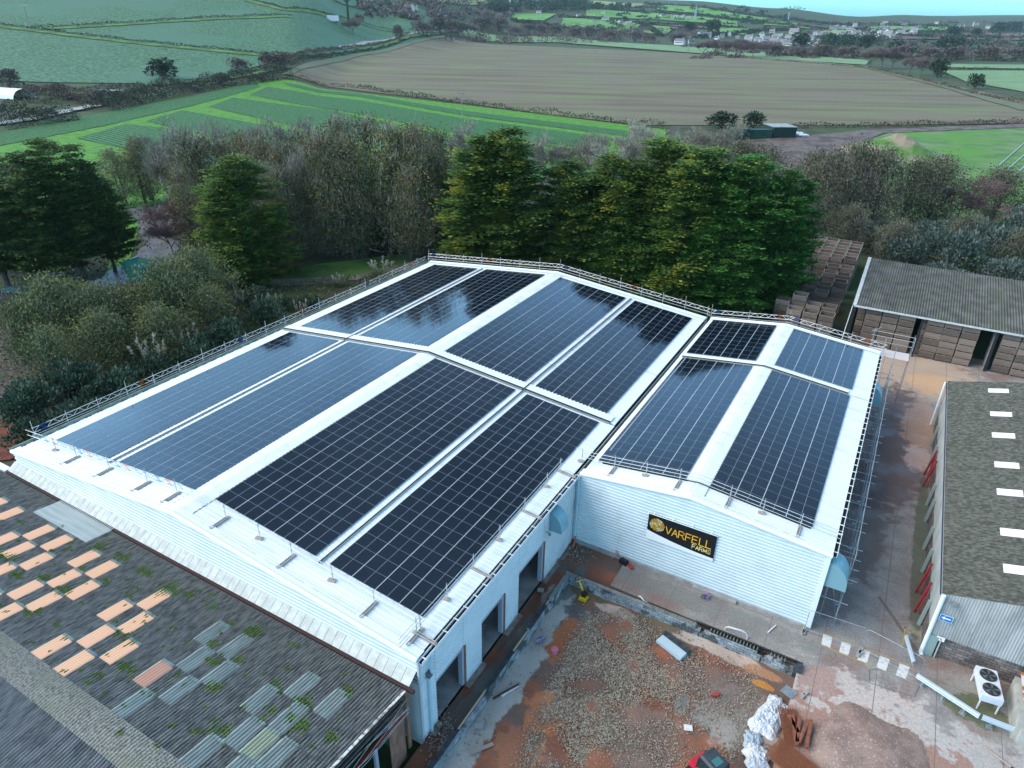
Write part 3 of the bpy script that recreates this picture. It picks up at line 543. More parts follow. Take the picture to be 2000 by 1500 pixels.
cover('undergrowth',[[(330,500),(560,460),(860,450),(860,476),(640,500),(480,515)],[(860,470),(1600,520),(1600,640),(860,520)]],dkgr,'dark undergrowth beneath the tree belt',.4,2.0,.8)
cover('undergrowth',[[(-20,460),(225,470),(262,520),(200,560),(100,600),(-20,615)]],dkgr,'dark undergrowth beneath the far left cypresses',.45,2.2,1.3)
cover('undergrowth',[[(1560,400),(2020,400),(2020,560),(1690,500),(1570,470)]],dkgr,'dense bramble cover behind the crate shed',.5,2.4,1.2)
cover('undergrowth',[[(-20,330),(500,300),(860,300),(1240,270),(1500,300),(1560,430),(860,440),(-20,520)]],mixb,'leafy floor of the tree belt',.5,.9,.8)
# ------------------------------------------------------------------ hedges
hm1=leafmat('hedge_leaf',(.055,.055,.035),(.12,.11,.075),(.06,.08,.035),sc=.2,s3=.08)
hm2=leafmat('russet_hedge_leaf',(.09,.055,.04),(.15,.10,.08),(.07,.07,.04),sc=.2,s3=.08)
hm3=leafmat('dark_hedge_leaf',(.03,.035,.026),(.08,.08,.06),(.05,.06,.03),sc=.2,s3=.08)
def hedge(px,h,w,mat,label,dens=14,ls=.5):
    P=[gp(u,v) for u,v in px]; n=int(sum((b-a).length for a,b in zip(P[:-1],P[1:]))/2)+2; Q=pl(P,n); c=Q[0].copy()
    A=np.array([(q.x,q.y,terr(q.x,q.y)) for q in Q])-[c.x,c.y,c.z]; k=np.repeat(np.arange(n),dens); t=rng.random(len(k))[:,None]
    p=A[k]*(1-t)+A[k+1]*t; d=nrm(A[k+1]-A[k]); s=np.stack([-d[:,1],d[:,0],0*d[:,0]],1); hv=h*(.75+.35*np.sin(k*.37)*np.sin(k*.11+1)+.15*np.sin(k*1.3)); th=rng.uniform(0,math.pi,len(k)); rr=rng.uniform(.75,1.05,len(k))
    p=p+s*(np.cos(th)*rr*w/2)[:,None]+np.stack([0*th,0*th,np.sin(th)*rr*hv],1); D=rng.normal(size=p.shape)+[0,0,.4]; v,_=kites(p,D,rng.uniform(.7,1.5,len(p))*ls,rng.uniform(.6,1,len(p))*ls)
    o=leafobj('hedge',v,mat); o.location=c
    return tag(o,label,'hedge')
hedge([(560,153),(700,173),(900,204),(1100,228),(1300,252)],2.6,3,hm1,'clipped hedge between green crop rows and brown stubble field',26,.6)
hedge([(1545,250),(1750,247),(2020,240)],2.0,3,hm2,'russet hedge along the near right edge of the stubble field',26,.6)
hedge([(190,218),(300,190),(420,170),(560,152)],7.5,13,hm3,'tall dark overgrown hedge above the crop field at left',190,.6)
hedge([(-20,250),(60,240),(130,232)],7,20,hm3,'dark overgrown hedge below the lane at far left',220,.6)
hedge([(60,195),(130,200),(190,195)],5.5,18,hm2,'russet thicket above the lane at far left',180,.6)
hedge([(440,152),(560,130),(700,102),(790,80),(868,70)],3,4,hm3,'dark hedge on the near side of the farm lane',22,.8)
hedge([(560,118),(690,93),(800,66)],3,4,hm2,'reddish hedge on the far side of the farm lane',22,.8)
hedge([(-30,46),(60,57),(250,80),(400,95),(560,110)],2.2,6,hm3,'low bank crossing the lower brassica field',20,.8)
hedge([(60,56),(300,42),(420,35),(570,31)],2.2,6,hm3,'low bank crossing the upper brassica field',16,.9)
hedge([(480,-2),(560,19),(700,41),(790,60)],2.2,6,hm3,'low bank behind the white trailer',16,.9)
hedge([(650,4),(760,22),(830,36)],3,6,hm3,'short dark hedge beyond the white trailer',16,1)
hedge([(885,71),(1050,80),(1350,106),(1500,118),(1690,133)],1.6,3,hm3,'thin hedge along the far edge of the stubble field',14,.7)
hedge([(1695,134),(1800,158),(1900,184),(2020,208)],2.2,4,hm2,'thin hedge climbing right beside the mint field',16,.8)
hedge([(1790,134),(1900,137),(2020,140)],2.5,5,hm3,'dark hedge behind the mint field',16,.9)
hedge([(1500,110),(1700,112),(2020,122)],5,10,hm3,'tall dark hedge before the village',24,1.6)
hedge([(0,165),(60,172),(160,178),(280,166)],2,6,hm1,'scrubby hedge under the lower brassica field',24,.8)
for i,px in enumerate([[(1000,42),(1100,56),(1260,70)],[(1090,34),(1260,48),(1460,58)],[(1150,14),(1300,28),(1500,44)],[(1260,8),(1420,24),(1560,40)],[(1360,75),(1480,62),(1560,60)],[(1255,48),(1290,72)],[(1480,46),(1600,58),(1700,60)],[(1560,42),(1700,50),(1850,52)],[(1700,62),(1850,64),(2010,60)],[(1750,72),(2010,76)],[(1850,86),(2010,92)]]):
    hedge(px,7,14,hm3,'distant field hedge on the hillside, %s of those beyond the village road'%nth(i),10,3.2)
# ------------------------------------------------------------------ far trees
PR['ft']=[t_bush('far_tree',s,10,4.6,leafmat('far_dark_leaf',(.02,.04,.022),(.05,.075,.04)),900,1.1,8) for s in (61,62)]
PR['fb']=[t_bush('far_tree',s,9,4.8,leafmat('far_twig_brown',(.10,.075,.065),(.17,.13,.115)),1100,.8,8) for s in (65,66)]
PR['pu']=[t_bare('purple_tree',s,9,4.4,M('purple_twigs',(.15,.105,.10),(.21,.155,.15),rough=.95),4,5,.7,.8,.05,tf=.3,extra=5) for s in (71,72)]
for s in ('ft','fb'):
    for r in PR[s]:
        for c in r.children: c.name='crown' if c.name.startswith('fol') else 'trunk'
row_tree('pu',[(1372,107,78,40),(1395,108,76,40),(1418,110,75,42),(1445,111,78,40),(1470,112,76,42),(1495,113,78,44),(1512,113,84,34),(918,75,43,36),(1003,76,47,32),(690,67,35,36)],'rounded purple twigged tree at the far field edge, %s from the left','tree','purple trees at the field edge')
row_tree('pu',[(1700,132,92,46),(1722,134,88,50),(1742,134,94,40),(1775,145,108,40),(1800,148,110,46),(1820,150,116,30)],'wide purple twigged tree near the mint field corner, %s from the left','tree','purple trees by the mint field')
row_tree('ft',[(1830,152,112,36),(1903,173,142,32),(320,155,112,60),(1408,250,216,62),(1470,250,216,50),(855,62,30,40),(1390,70,36,36),(1345,64,42,26),(1560,96,62,40),(1620,92,64,34),(1650,95,66,34),(1690,96,66,34),(1750,100,78,40),(1860,74,50,34),(1950,66,42,34),(1980,64,40,30),(1905,72,54,20),(1850,96,70,60)],'dark evergreen tree out in the fields, %s from the left','tree','dark field trees')
row_tree('fb',[(470,140,108,44),(520,140,98,40),(545,135,96,50),(430,165,140,40),(780,80,46,32),(830,72,36,50),(860,68,30,46),(890,66,34,44),(940,62,30,50),(975,64,28,44),(1030,66,44,34),(1060,68,44,34),(1080,72,46,36),(1120,74,50,36),(1150,76,48,38),(1190,80,56,38),(1240,82,58,36),(1270,84,62,30),(1320,86,64,36),(1760,116,84,60),(1810,118,88,60),(1860,120,90,60),(1920,118,86,60),(1980,118,92,60),(1600,112,84,50),(1650,114,86,50),(1560,112,86,44),(190,205,180,40),(120,190,160,44),(60,185,165,40),(20,175,130,44)],'rounded brown hedgerow tree, %s from the left','tree','brown hedgerow trees')
# tall pine by the trailer
def stone_pine():
    b=gp(681,46); r=thing('lone_pine_tree','tall dark ivy clad pine standing next to the white trailer','tree',tuple(b)); h=topz(b,681,-8); mb=MB(); mb.tube((b.x,b.y,b.z-1),(b.x,b.y,b.z+h*.95),1.7,7,0,1.0)
    for a in (0,1.2,2.5,3.6,5): mb.tube((b.x,b.y,b.z+h*.75),(b.x+math.cos(a)*7,b.y+math.sin(a)*7,b.z+h*.95),.5,4,0,.2)
    mb.build('trunk',M('ivy_bark',(.02,.035,.02),(.05,.06,.035),rough=.95,bump=1),r)
    p=rng.normal(size=(1500,3))*[5,5,1.4]+[0,0,h]; v,_=kites(p,rng.normal(size=p.shape),1.6,1.0); leafobj('crown',v,PR['ft'][0].children[1].data.materials[0],r)
stone_pine()
# distant woods and hedgerow masses (one mass each)
def wood(label,pts,mat,ls=3.5,n=160):
    P=[]
    for u,v,wd,h in pts:
        b=gp(u,v); dep=V((b.x,b.y,-37)).dot(FW); R=wd*dep/FPX/2; H=h*dep/FPX
        q=nrm(rng.normal(size=(n,3))); q[:,2]=abs(q[:,2]); P.append(np.array(tuple(b))+q*[R,R,H]*rng.uniform(.6,1.05,(n,1)))
    P=np.concatenate(P); v,_=kites(P,rng.normal(size=P.shape)+[0,0,.5],rng.uniform(.6,1.4,len(P))*ls,rng.uniform(.5,1,len(P))*ls); tag(leafobj('distant_woodland',v,mat),label,'woodland',kind='stuff')
R_=random.uniform
fd=leafmat('far_dark_leaf',(0,0,0),(0,0,0)); fb=leafmat('far_twig_brown',(0,0,0),(0,0,0))
wood('dark plantation on the hill at the top of the picture',[(R_(955,1165),R_(8,24),R_(12,22),R_(10,20)) for _ in range(70)]+[(R_(1160,1230),R_(14,20),14,9) for _ in range(10)],fd,5,90)
wood('dark pines before the village',[(R_(1580,1720),R_(84,98),R_(20,36),R_(14,26)) for _ in range(26)],fd,2.6,130)
wood('brown trees along the valley before the village',[(R_(1340,2010),R_(88,116),R_(20,40),R_(4,9)) for _ in range(110)]+[(R_(870,1360),R_(58,86),R_(16,34),R_(8,16)) for _ in range(110)],fb,2.2,110)
wood('scattered far trees on the plain',[(R_(1500,2010),R_(44,84),R_(10,26),R_(2,4)) for _ in range(170)]+[(R_(700,1000),R_(4,40),R_(14,36),R_(6,14)) for _ in range(80)],fb,5,50)
wood('scattered dark hedgerow clumps on the hillside',[(R_(1160,1560),R_(14,60),R_(10,26),R_(2,6)) for _ in range(90)]+[(R_(1780,2010),R_(50,110),R_(18,40),R_(7,14)) for _ in range(40)],fd,4.5,50)
# ------------------------------------------------------------------ white warehouses
wht=M('white_roof_steel',(.74,.78,.775),(.70,.74,.735),scale=.5,rough=.42,spec=.4,bump=.1,bscale=2,c3=(.50,.54,.52),s3=.7,lo3=.54,hi3=.85,stretch=(.35,2.2,1))
wall=M('pale_cladding_steel',(.60,.67,.68),(.55,.62,.63),scale=.6,rough=.45,spec=.4,c3=(.5,.55,.55),s3=.5,lo3=.55,hi3=.75)
trim=M('white_trim',(.72,.75,.75),rough=.4); dark=M('dark_gap',(.015,.015,.016),rough=.9); gal=M('galvanised_steel',(.38,.41,.43),(.28,.31,.33),scale=6,rough=.4,metal=.6)
galp=M('aged_tube_steel',(.55,.55,.54),(.42,.41,.40),scale=3,rough=.5,metal=.4)
lgal=M('pinkish_alloy_truss',(.80,.72,.68),(.66,.61,.59),scale=4,rough=.45,metal=.2); blu=M('blue_paint',(.04,.12,.38),rough=.5); org=M('orange_paint',(.6,.16,.06),rough=.5)
teal=M('teal_duct_paint',(.22,.42,.47),(.18,.37,.42),scale=2,rough=.4); tblue=M('pale_blue_pipe',(.42,.60,.66),rough=.4)
wood_=M('scaffold_board',(.40,.32,.28),(.28,.23,.20),scale=5,rough=.85,stretch=(1,8,1)); wet=M('grey_wet_wood',(.30,.29,.28),(.2,.19,.18),scale=5,rough=.8)
conc=M('bare_concrete',(.36,.35,.33),(.26,.25,.24),scale=1.5,rough=.85,bump=.4,bscale=9)
XL,XM,XE,YF,YB,ZE,ZM=-55.74,-36.12,-16.74,20.14,75.8,6.42,8.41
def zA(x,y=0): return ZE+(ZM-ZE)*(x-XL)/(XM-XL) if x<XM else ZE+(ZM-ZE)*(XE-x)/(XE-XM)
BL,BM,BE,BF,BB,BZE,BZM=-16.35,-8.07,1.34,40.21,75.98,6.51,7.51
def zB(x,y=0): return BZE+(BZM-BZE)*(x-BL)/(BM-BL) if x<BM else BZE+(BZM-BZE)*(BE-x)/(BE-BM)
def clad(mb,ax,c,s0,s1,z0,ztop,sgn,pitch=.27,amp=.03,mi=0):
    # horizontal ribbed sheet in plane ax=c from s0..s1, z0..ztop(s)
    z=z0; zt=lambda s: ztop(s) if callable(ztop) else ztop; zmax=max(zt(s0+(s1-s0)*i/20) for i in range(21)); pr=[]
    while z<zmax: 
        for a,h in ((0,0),(.55,0),(.68,1),(.87,1)): pr.append((z+a*pitch,h*amp))
        z+=pitch
    pr.append((zmax+.01,0))
    ns=20 if callable(ztop) else 1; n0=len(mb.v)
    S=[s0+(s1-s0)*i/ns for i in range(ns+1)]
    for s in S:
        for zz,h in pr:
            zc=min(zz,zt(s)); mb.v.append((s,c+sgn*h,zc) if ax=='y' else (c+sgn*h,s,zc))
    n=len(pr)
    for i in range(ns):
        for j in range(n-1):
            a=n0+i*n+j; mb.f.append((a,a+n,a+n+1,a+1)); mb.m.append(mi)
A=thing('warehouse','large white warehouse with wide twin slope roof and three open doorways','warehouse',(-36,48,0))
# doorways y0,y1,top
DO=[(21.55,24.45,3.3),(26.5,29.25,3.42),(31.3,34.95,3.6)]
mb=MB(); mb.q((XL,YF,-.8),(XL,YB,-.8),(XL,YB,ZE),(XL,YF,ZE)); mb.build('side_wall',wall,A)
mb=MB(); mb.q((XL,YB,-.8),(XE,YB,-.8),(XE,YB,ZE),(XM,YB,ZM),(XL,YB,ZE)); mb.build('gable_wall',wall,A)
mb=MB(); clad(mb,'y',YF,XL,XE,4.4,lambda s:zA(s)-.05,-1,.3,.045); mb.q((XL,YF+.02,-.8),(XL,YF+.02,4.5),(XE,YF+.02,4.5),(XE,YF+.02,-.8)); mb.build('gable_wall',wall,A)
mb=MB(); y=YF
for a,b,t in DO+[(YB,YB,0)]:
    clad(mb,'x',XE,y,a,-.35,ZE-.1,1,.27,.045)
    if b>a: clad(mb,'x',XE,a,b,t,ZE-.1,1,.27,.045)
    y=b
mb.build('side_wall',wall,A)
mb=MB(); mb.q((XE-6,YF+1,.02),(XE,YF+1,.02),(XE,YB,.02),(XE-6,YB,.02)); mb.q((XE-6,YF+1,0),(XE-6,YB,0),(XE-6,YB,5),(XE-6,YF+1,5)); mb.q((XE-.25,YF,-.5),(XE-.25,YB,-.5),(XE-.25,YB,.02),(XE-.25,YF,.02)); mb.build('inner_floor',M('inside_concrete',(.30,.29,.28),(.20,.195,.19),scale=1,rough=.7),A)
rust=M('brown_timber',(.28,.14,.08),(.2,.1,.06),scale=4,rough=.85); ggrey=M('grey_steel_paint',(.33,.36,.42),rough=.5)
for a,b,t in DO:
    f=MB(); f.box((XE-.12,b-.12,t/2),(.3,.22,t)); f.box((XE-.1,(a+b)/2,t-.08),(.22,b-a,.16)); d=f.build('door_frame',ggrey,A)
    f=MB(); f.box((XE+.05,b+.07,t/2-.05),(.08,.14,t+.1)); f.build('door_jamb',rust,A).parent=d
# plinth under the side wall
y=YF+.6
for a,b,t in DO+[(40.2,40.2,0)]:
    if a>y: mb=MB(); mb.box((XE+.22,(y+a)/2,-.3),(.42,a-y,.34)); mb.build('plinth',M('rough_footing',(.30,.25,.22),(.2,.16,.14),scale=3,rough=.95,bump=1.5,bscale=6),A)
    y=b
def roofplane(name,x0,x1,y0,y1,zf,dz,parent,mat=wht):
    mb=MB(); corr(mb,'y',y0,y1,x0,x1,lambda x,y:zf(x,y)+dz,.333,.016,'trap'); mb.q((x0,y0,zf(x0)+dz-.06),(x1,y0,zf(x1)+dz-.06),(x1,y1,zf(x1)+dz-.06),(x0,y1,zf(x0)+dz-.06)); return mb.build(name,mat,parent)
JY=48.15
for x0,x1 in ((XL-.1,XM),(XM,XE-.15)):
    roofplane('roof_slope',x0,x1,YF+.1,JY,zA,0,A); roofplane('roof_slope',x0,x1,JY,YB,zA,.10,A)
mb=MB()   # ridge capping
for y0,y1,dz in ((YF,JY,0),(JY,YB,.10)):
    for s,e in ((-1.0,0),(0,1.0)):
        z=lambda d:zA(XM+d)+dz+.045
        mb.q((XM+s,y0,z(s)),(XM+e,y0,z(e)),(XM+e,y1,z(e)),(XM+s,y1,z(s)))
        e2=s if s else e; k=y0+.2
        while k<y1: mb.box((XM+e2*.98,k,z(e2)+.004),(.035,.19,.012),mi=1); k+=.333
mb.build('ridge_capping',[M('ridge_sheet',(.72,.75,.74),(.66,.69,.67),scale=1,rough=.5,c3=(.56,.58,.54),s3=.8,lo3=.56,hi3=.75),M('fixing_shadow_gap',(.16,.17,.18),rough=.8)],A)
for P_,Q_ in (((XL-.15,YF,ZE),(XM,YF,ZM)),((XM,YF,ZM),(XE-.05,YF,ZE-.02)),((XL-.1,YB,ZE+.1),(XM,YB,ZM+.1)),((XM,YB,ZM+.1),(XE-.1,YB,ZE+.1))):
    mb=MB(); mb.tube(P_,Q_,.17,8); s_=1 if P_[1]<40 else -1; mb.bar(V(P_)+V((0,.32*s_,.1)),V(Q_)+V((0,.32*s_,.1)),.62,.03); mb.build('verge_trim',trim,A)
mb=MB()
for (x0,x1) in ((XL,XM),(XM,XE-.6)):   # joint flashing across the roof
    a=V((x0,JY+.55,zA(x0)+.18));b=V((x1,JY+.55,zA(x1)+.18)); mb.bar(a,b,.95,.05); mb.bar(a+V((0,-.52,-.06)),b+V((0,-.52,-.06)),.1,.22,mi=1); mb.bar(a+V((0,-.66,-.05)),b+V((0,-.66,-.05)),.12,.1,mi=2)
    k=x0+.5
    while k<x1: mb.box((k,JY+1.0,zA(k)+.19),(.16,.2,.05)); k+=.36
mb.build('joint_flashing',[trim,dark,gal],A)
for x in (-46.52,-25.73):
    mb=MB()
    for y0,y1,dz in ((22.3,JY-.3,0),(JY-.3,74.6,.12)): mb.bar((x,y0,zA(x)+.07+dz),(x,y1,zA(x)+.07+dz),.13,.06); mb.bar((x+.08,y0,zA(x)+.07+dz),(x+.08,y1,zA(x)+.07+dz),.03,.08,mi=1)
    mb.build('cable_tray',[dark,gal],A)
def gutter(parent,x,y0,y1,z,step=1.05,w=.26):
    mb=MB(); mb.box((x,(y0+y1)/2,z-.16),(w,y1-y0,.03)); mb.box((x+w/2,(y0+y1)/2,z-.07),(.03,y1-y0,.22)); mb.box((x-w/2,(y0+y1)/2,z-.07),(.03,y1-y0,.22)); mb.box((x,(y0+y1)/2,z-.13),(w-.06,y1-y0,.02),mi=1)
    k=y0+.3
    while k<y1: mb.box((x,k,z+.03),(w+.1,.07,.03)); k+=step
    return mb.build('gutter',[trim,dark],parent)
gutter(A,XE+.13,YF,40.1,ZE-.05)
g_=MB(); g_.box((XL-.45,48,ZE-.2),(.5,55.6,.06)); g_.box((XL-.7,48,ZE-.1),(.04,55.6,.25)); 
for i in range(52): g_.box((XL-.2,21+i*1.07,ZE-.02),(.12,.55,.03),mi=1)
g_.build('gutter',[M('mossy_gutter',(.45,.47,.40),(.30,.33,.24),scale=2,rough=.8),dark],A)
# down pipe, near corner
mb=MB(); mb.path([(XE+.25,20.9,ZE-.25),(XE+.25,20.9,4.9),(XE+.14,20.8,4.6),(XE+.14,20.8,-.2)],.085,8); mb.box((XE+.14,20.8,4.75),(.3,.3,.35),mi=1); mb.build('downpipe',[tblue,M('dark_hopper',(.12,.13,.14),rough=.5)],A)
mb=MB(); mb.box((XE+.0,YF-.02,2.9),(.12,.16,6.6)); mb.build('corner_trim',M('grey_corner_trim',(.45,.5,.52),rough=.5),A)
def hood(parent,x,y,z,w=1.15,h=1.5,d=1.0):
    mb=MB(); s=[(0,h/2)]+[(.12,h/2)]+[(.12+(d-.12)*math.sin(t*math.pi/16),-h/2+.25+(h-.25)*math.cos(t*math.pi/16)) for t in range(1,9)]+[(d,-h/2),(0,-h/2)]
    n=len(s); n0=len(mb.v)
    for yy in (y-w/2,y+w/2):
        for a,b in s: mb.v.append((x+a,yy,z+b))
    for i in range(n):
        if i==n-2: continue
        j=(i+1)%n; mb.f.append((n0+i,n0+j,n0+n+j,n0+n+i)); mb.m.append(0)
    mb.f.append(tuple(n0+i for i in range(n))[::-1]);mb.m.append(1); mb.f.append(tuple(n0+n+i for i in range(n)));mb.m.append(0)
    mb.box((x+.13,y,z+.02),(.03,w+.06,h+.05),mi=1)
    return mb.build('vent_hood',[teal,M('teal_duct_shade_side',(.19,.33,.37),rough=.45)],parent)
hood(A,XE+.02,36.3,4.9)
l=MB(); l.tube((XE+.03,35.3,4.3),(XE+.3,35.3,4.25),.05,6); l.box((XE+.3,35.3,4.15),(.16,.2,.1)); l.build('wall_lamp',gal,A)
# ---- building B
B=thing('warehouse_annex','narrower white warehouse with a black company sign on its gable wall','warehouse',(-7.5,58,0))
mb=MB(); clad(mb,'y',BF,-16.7,BE-.18,.12,lambda s:zB(s)-.08,-1,.27,.045); mb.build('gable_wall',wall,B)
mb=MB(); mb.box((BE-.08,BF-.02,3.3),(.3,.14,6.5)); mb.build('corner_trim',trim,B)
mb=MB(); clad(mb,'x',BE,BF,BB,0,BZE-.1,1); mb.build('side_wall',wall,B)
mb=MB(); mb.q((BL,BB,0),(BE,BB,0),(BE,BB,BZE),(BM,BB,BZM),(BL,BB,BZE)); mb.build('gable_wall',wall,B)
mb=MB(); mb.box((-7.6,BF-.05,.03),(17.8,.2,.3)); mb.box((-5.2,BF-.25,.05),(3.2,.3,.3)); mb.build('plinth',conc,B)
JB=64.05
for x0,x1 in ((BL,BM),(BM,BE+.1)):
    roofplane('roof_slope',x0,x1,BF+.1,JB,zB,0,B); roofplane('roof_slope',x0,x1,JB,BB,zB,.08,B)
mb=MB()
for y0,y1,dz in ((BF,JB,0),(JB,BB,.08)):
    for s,e in ((-.8,0),(0,.8)):
        z=lambda d:zB(BM+d)+dz+.045
        mb.q((BM+s,y0,z(s)),(BM+e,y0,z(e)),(BM+e,y1,z(e)),(BM+s,y1,z(s)))
    k=y0+.2
    while k<y1: mb.box((BM+.78,k,zB(BM+.78)+dz+.05),(.035,.19,.012),mi=1); mb.box((BM-.2,k,zB(BM-.2)+dz+.05),(.03,.12,.012),mi=1); k+=.333
mb.build('ridge_capping',[MT['ridge_sheet'],MT['fixing_shadow_gap']],B)
mb=MB()
for P_,Q_ in (((BL-.1,BF,BZE),(BM,BF,BZM)),((BM,BF,BZM),(BE+.1,BF,BZE)),((BL,BB,BZE+.08),(BM,BB,BZM+.08)),((BM,BB,BZM+.08),(BE+.1,BB,BZE+.08))): mb=MB(); mb.tube(P_,Q_,.16,8); s_=1 if P_[1]<50 else -1; mb.bar(V(P_)+V((0,.3*s_,.09)),V(Q_)+V((0,.3*s_,.09)),.6,.03); mb.build('verge_trim',trim,B)
for x0,x1 in ((BL+.3,BM),(BM,BE-1.7)): mb=MB(); a=V((x0,JB+.4,zB(x0)+.15));b=V((x1,JB+.4,zB(x1)+.15)); mb.bar(a,b,.55,.05); mb.bar(a+V((0,-.33,-.05)),b+V((0,-.33,-.05)),.1,.16,mi=1); mb.build('joint_flashing',[trim,dark],B)
mb=MB()
for x0,x1 in ((BL+.9,BM),(BM,BE-1.6)): mb.bar((x0,BF+1.95,zB(x0)+.06),(x1,BF+1.95,zB(x1)+.06),.06,.08)
mb.build('lower_flashing',dark,B)
mb=MB(); mb.bar((-15.6,44,zB(-15.6)+.1),(-15.6,JB,zB(-15.6)+.1),.12,.08); mb.build('cable_tray',M('dull_conduit',(.25,.27,.3),rough=.5),B)
gutter(B,BE+.22,BF+.3,BB,BZE-.05)
mb=MB(); mb.box((-16.85,58.1,5.95),(.95,35.8,.04)); mb.box((-17.25,58.1,6.2),(.04,35.8,.45)); mb.box((-16.4,58.1,6.2),(.04,35.8,.45)); mb.build('valley_gutter',M('wet_leafy_gutter',(.03,.03,.028),(.11,.11,.08),scale=2.5,rough=.5,lo=.5,hi=.6),B)
mb=MB(); mb.path([(-16.45,BF-.14,BZE-.2),(-16.45,BF-.14,.6)],.09,8); mb.path([(-16.45,BF-.14,.6),(-16.4,BF-.2,.2),(-16.3,BF-.8,-.1)],.09,8,mi=1); mb.build('downpipe',[tblue,M('terracotta_pipe',(.42,.14,.09),rough=.6)],B)
hood(B,BE+.05,41.0,4.95,1.5,1.9,1.35); hood(B,BE+.05,69.6,4.9,1.5,1.9,1.2)
for y in (44,50,56,62): mb=MB(); mb.path([(BE+.12,y,BZE-.2),(BE+.12,y,.1)],.07,6); mb.build('downpipe',galp,B)
# ------------------------------------------------------------------ solar arrays
pan=bpy.data.materials.new('solar_glass'); pan.use_nodes=True; nt=pan.node_tree;N=nt.nodes;L=nt.links;b=N['Principled BSDF']
tc=N.new('ShaderNodeTexCoord'); sp=N.new('ShaderNodeSeparateXYZ'); L.new(tc.outputs['Object'],sp.inputs[0])
def lines(ax,per,wd,ph=0):
    a=N.new('ShaderNodeMath');a.operation='MULTIPLY_ADD';L.new(sp.outputs[ax],a.inputs[0]);a.inputs[1].default_value=1/per;a.inputs[2].default_value=100+ph
    f=N.new('ShaderNodeMath');f.operation='FRACT';L.new(a.outputs[0],f.inputs[0]); s=N.new('ShaderNodeMath');s.operation='LESS_THAN';L.new(f.outputs[0],s.inputs[0]);s.inputs[1].default_value=wd/per; return s.outputs[0]
l1=lines(0,.0925,.007,.04); l2=lines(1,.182,.006,.02)
ad=N.new('ShaderNodeMath');ad.operation='MAXIMUM';L.new(l1,ad.inputs[0]);L.new(l2,ad.inputs[1])
x=N.new('ShaderNodeMix');x.data_type='RGBA';x.inputs[6].default_value=(.002,.005,.013,1);x.inputs[7].default_value=(.04,.065,.08,1);L.new(ad.outputs[0],x.inputs[0]); L.new(x.outputs[2],b.inputs['Base Color'])
b.inputs['Roughness'].default_value=.06; b.inputs['IOR'].default_value=1.56; b.inputs['Specular IOR Level'].default_value=.5
pn=N.new('ShaderNodeTexNoise'); pn.inputs['Scale'].default_value=.9; L.new(tc.outputs['Object'],pn.inputs[0]); bp=N.new('ShaderNodeBump'); bp.inputs['Strength'].default_value=.12; bp.inputs['Distance'].default_value=.01; L.new(pn.outputs[0],bp.inputs['Height']); L.new(bp.outputs[0],b.inputs['Normal'])
frm=M('panel_frame_alloy',(.20,.25,.31),rough=.35,metal=.5); mid=M('panel_busbar',(.27,.28,.33),rough=.4); rail=M('mount_rail',(.60,.58,.60),rough=.5)
def panel_mesh():
    mb=MB(); w,h=1.70,1.122; f=.011
    mb.q((f,f,.035),(w-f,f,.035),(w-f,h-f,.035),(f,h-f,.035),mi=0)
    for c,d in (((w/2,f/2,.0175),(w,f,.037)),((w/2,h-f/2,.0175),(w,f,.037)),((f/2,h/2,.0175),(f,h-2*f,.037)),((w-f/2,h/2,.0175),(f,h-2*f,.037))): mb.box(c,d,mi=1)
    mb.box((w/2,h/2,.0362),(.022,h-2*f,.0015),mi=2); mb.q((f,f,.002),(f,h-f,.002),(w-f,h-f,.002),(w-f,f,.002),mi=1)
    o=mb.build('solar_panel',[pan,frm,mid]); return o
pp=panel_mesh()
def array(x0,x1,y0,y1,zf,nr,dz,label,nc=4):
    slope=math.atan2(zf(x1)-zf(x0),x1-x0); L_=(x1-x0)/math.cos(slope); r=thing('solar_array',label,'solar panels',(x0,y0,zf(x0)+dz+.035),'solar arrays on the white roofs'); r.rotation_euler=(0,-slope,0)
    px=(L_+.045)/nc; py=(y1-y0)/nr; mb=MB(); far=MB()
    for i in range(nc):
        for j in range(nr):
            if nc==5 and j>=20:
                far.q((i*px,j*py,.035),(i*px+px-.045,j*py,.035),(i*px+px-.045,j*py+py-.022,.035),(i*px,j*py+py-.022,.035)); far.box((i*px+px/2-.02,j*py+.01,.03),(px-.045,.02,.02),mi=1); far.box((i*px+px/2-.02,j*py+py/2,.0362),(.022,py-.05,.0015),mi=2); continue
            c=pp.copy(); COL.objects.link(c); c.parent=r; c.location=(i*px,j*py,random.uniform(-.002,.002)); c.rotation_euler=(random.gauss(0,.0012),random.gauss(0,.0012),0); c.scale=((px-.045)/1.70,(py-.022)/1.122,1)
        for q in (.35,1.35): mb.box((i*px+q,(y1-y0)/2,-.015),(.04,y1-y0+.1,.03))
        if i: mb.box((i*px-.0225,(y1-y0)/2,.012),(.044,y1-y0,.03))
    o=mb.build('mounting_rail',rail); o.parent=r
    if nc==5: o=far.build('solar_panel',[pan,frm,mid]); o.parent=r; o['kind']='stuff'
AX=[(-54.2,-47.2),(-45.84,-37.17),(-35.04,-26.32),(-25.15,-18.15)]
AX=[(-54.2,-47.2),(-45.84,-37.17),(-35.04,-26.32),(-25.15,-18.15)]
nm=['by the left eave','left of the ridge','right of the ridge','by the right eave']

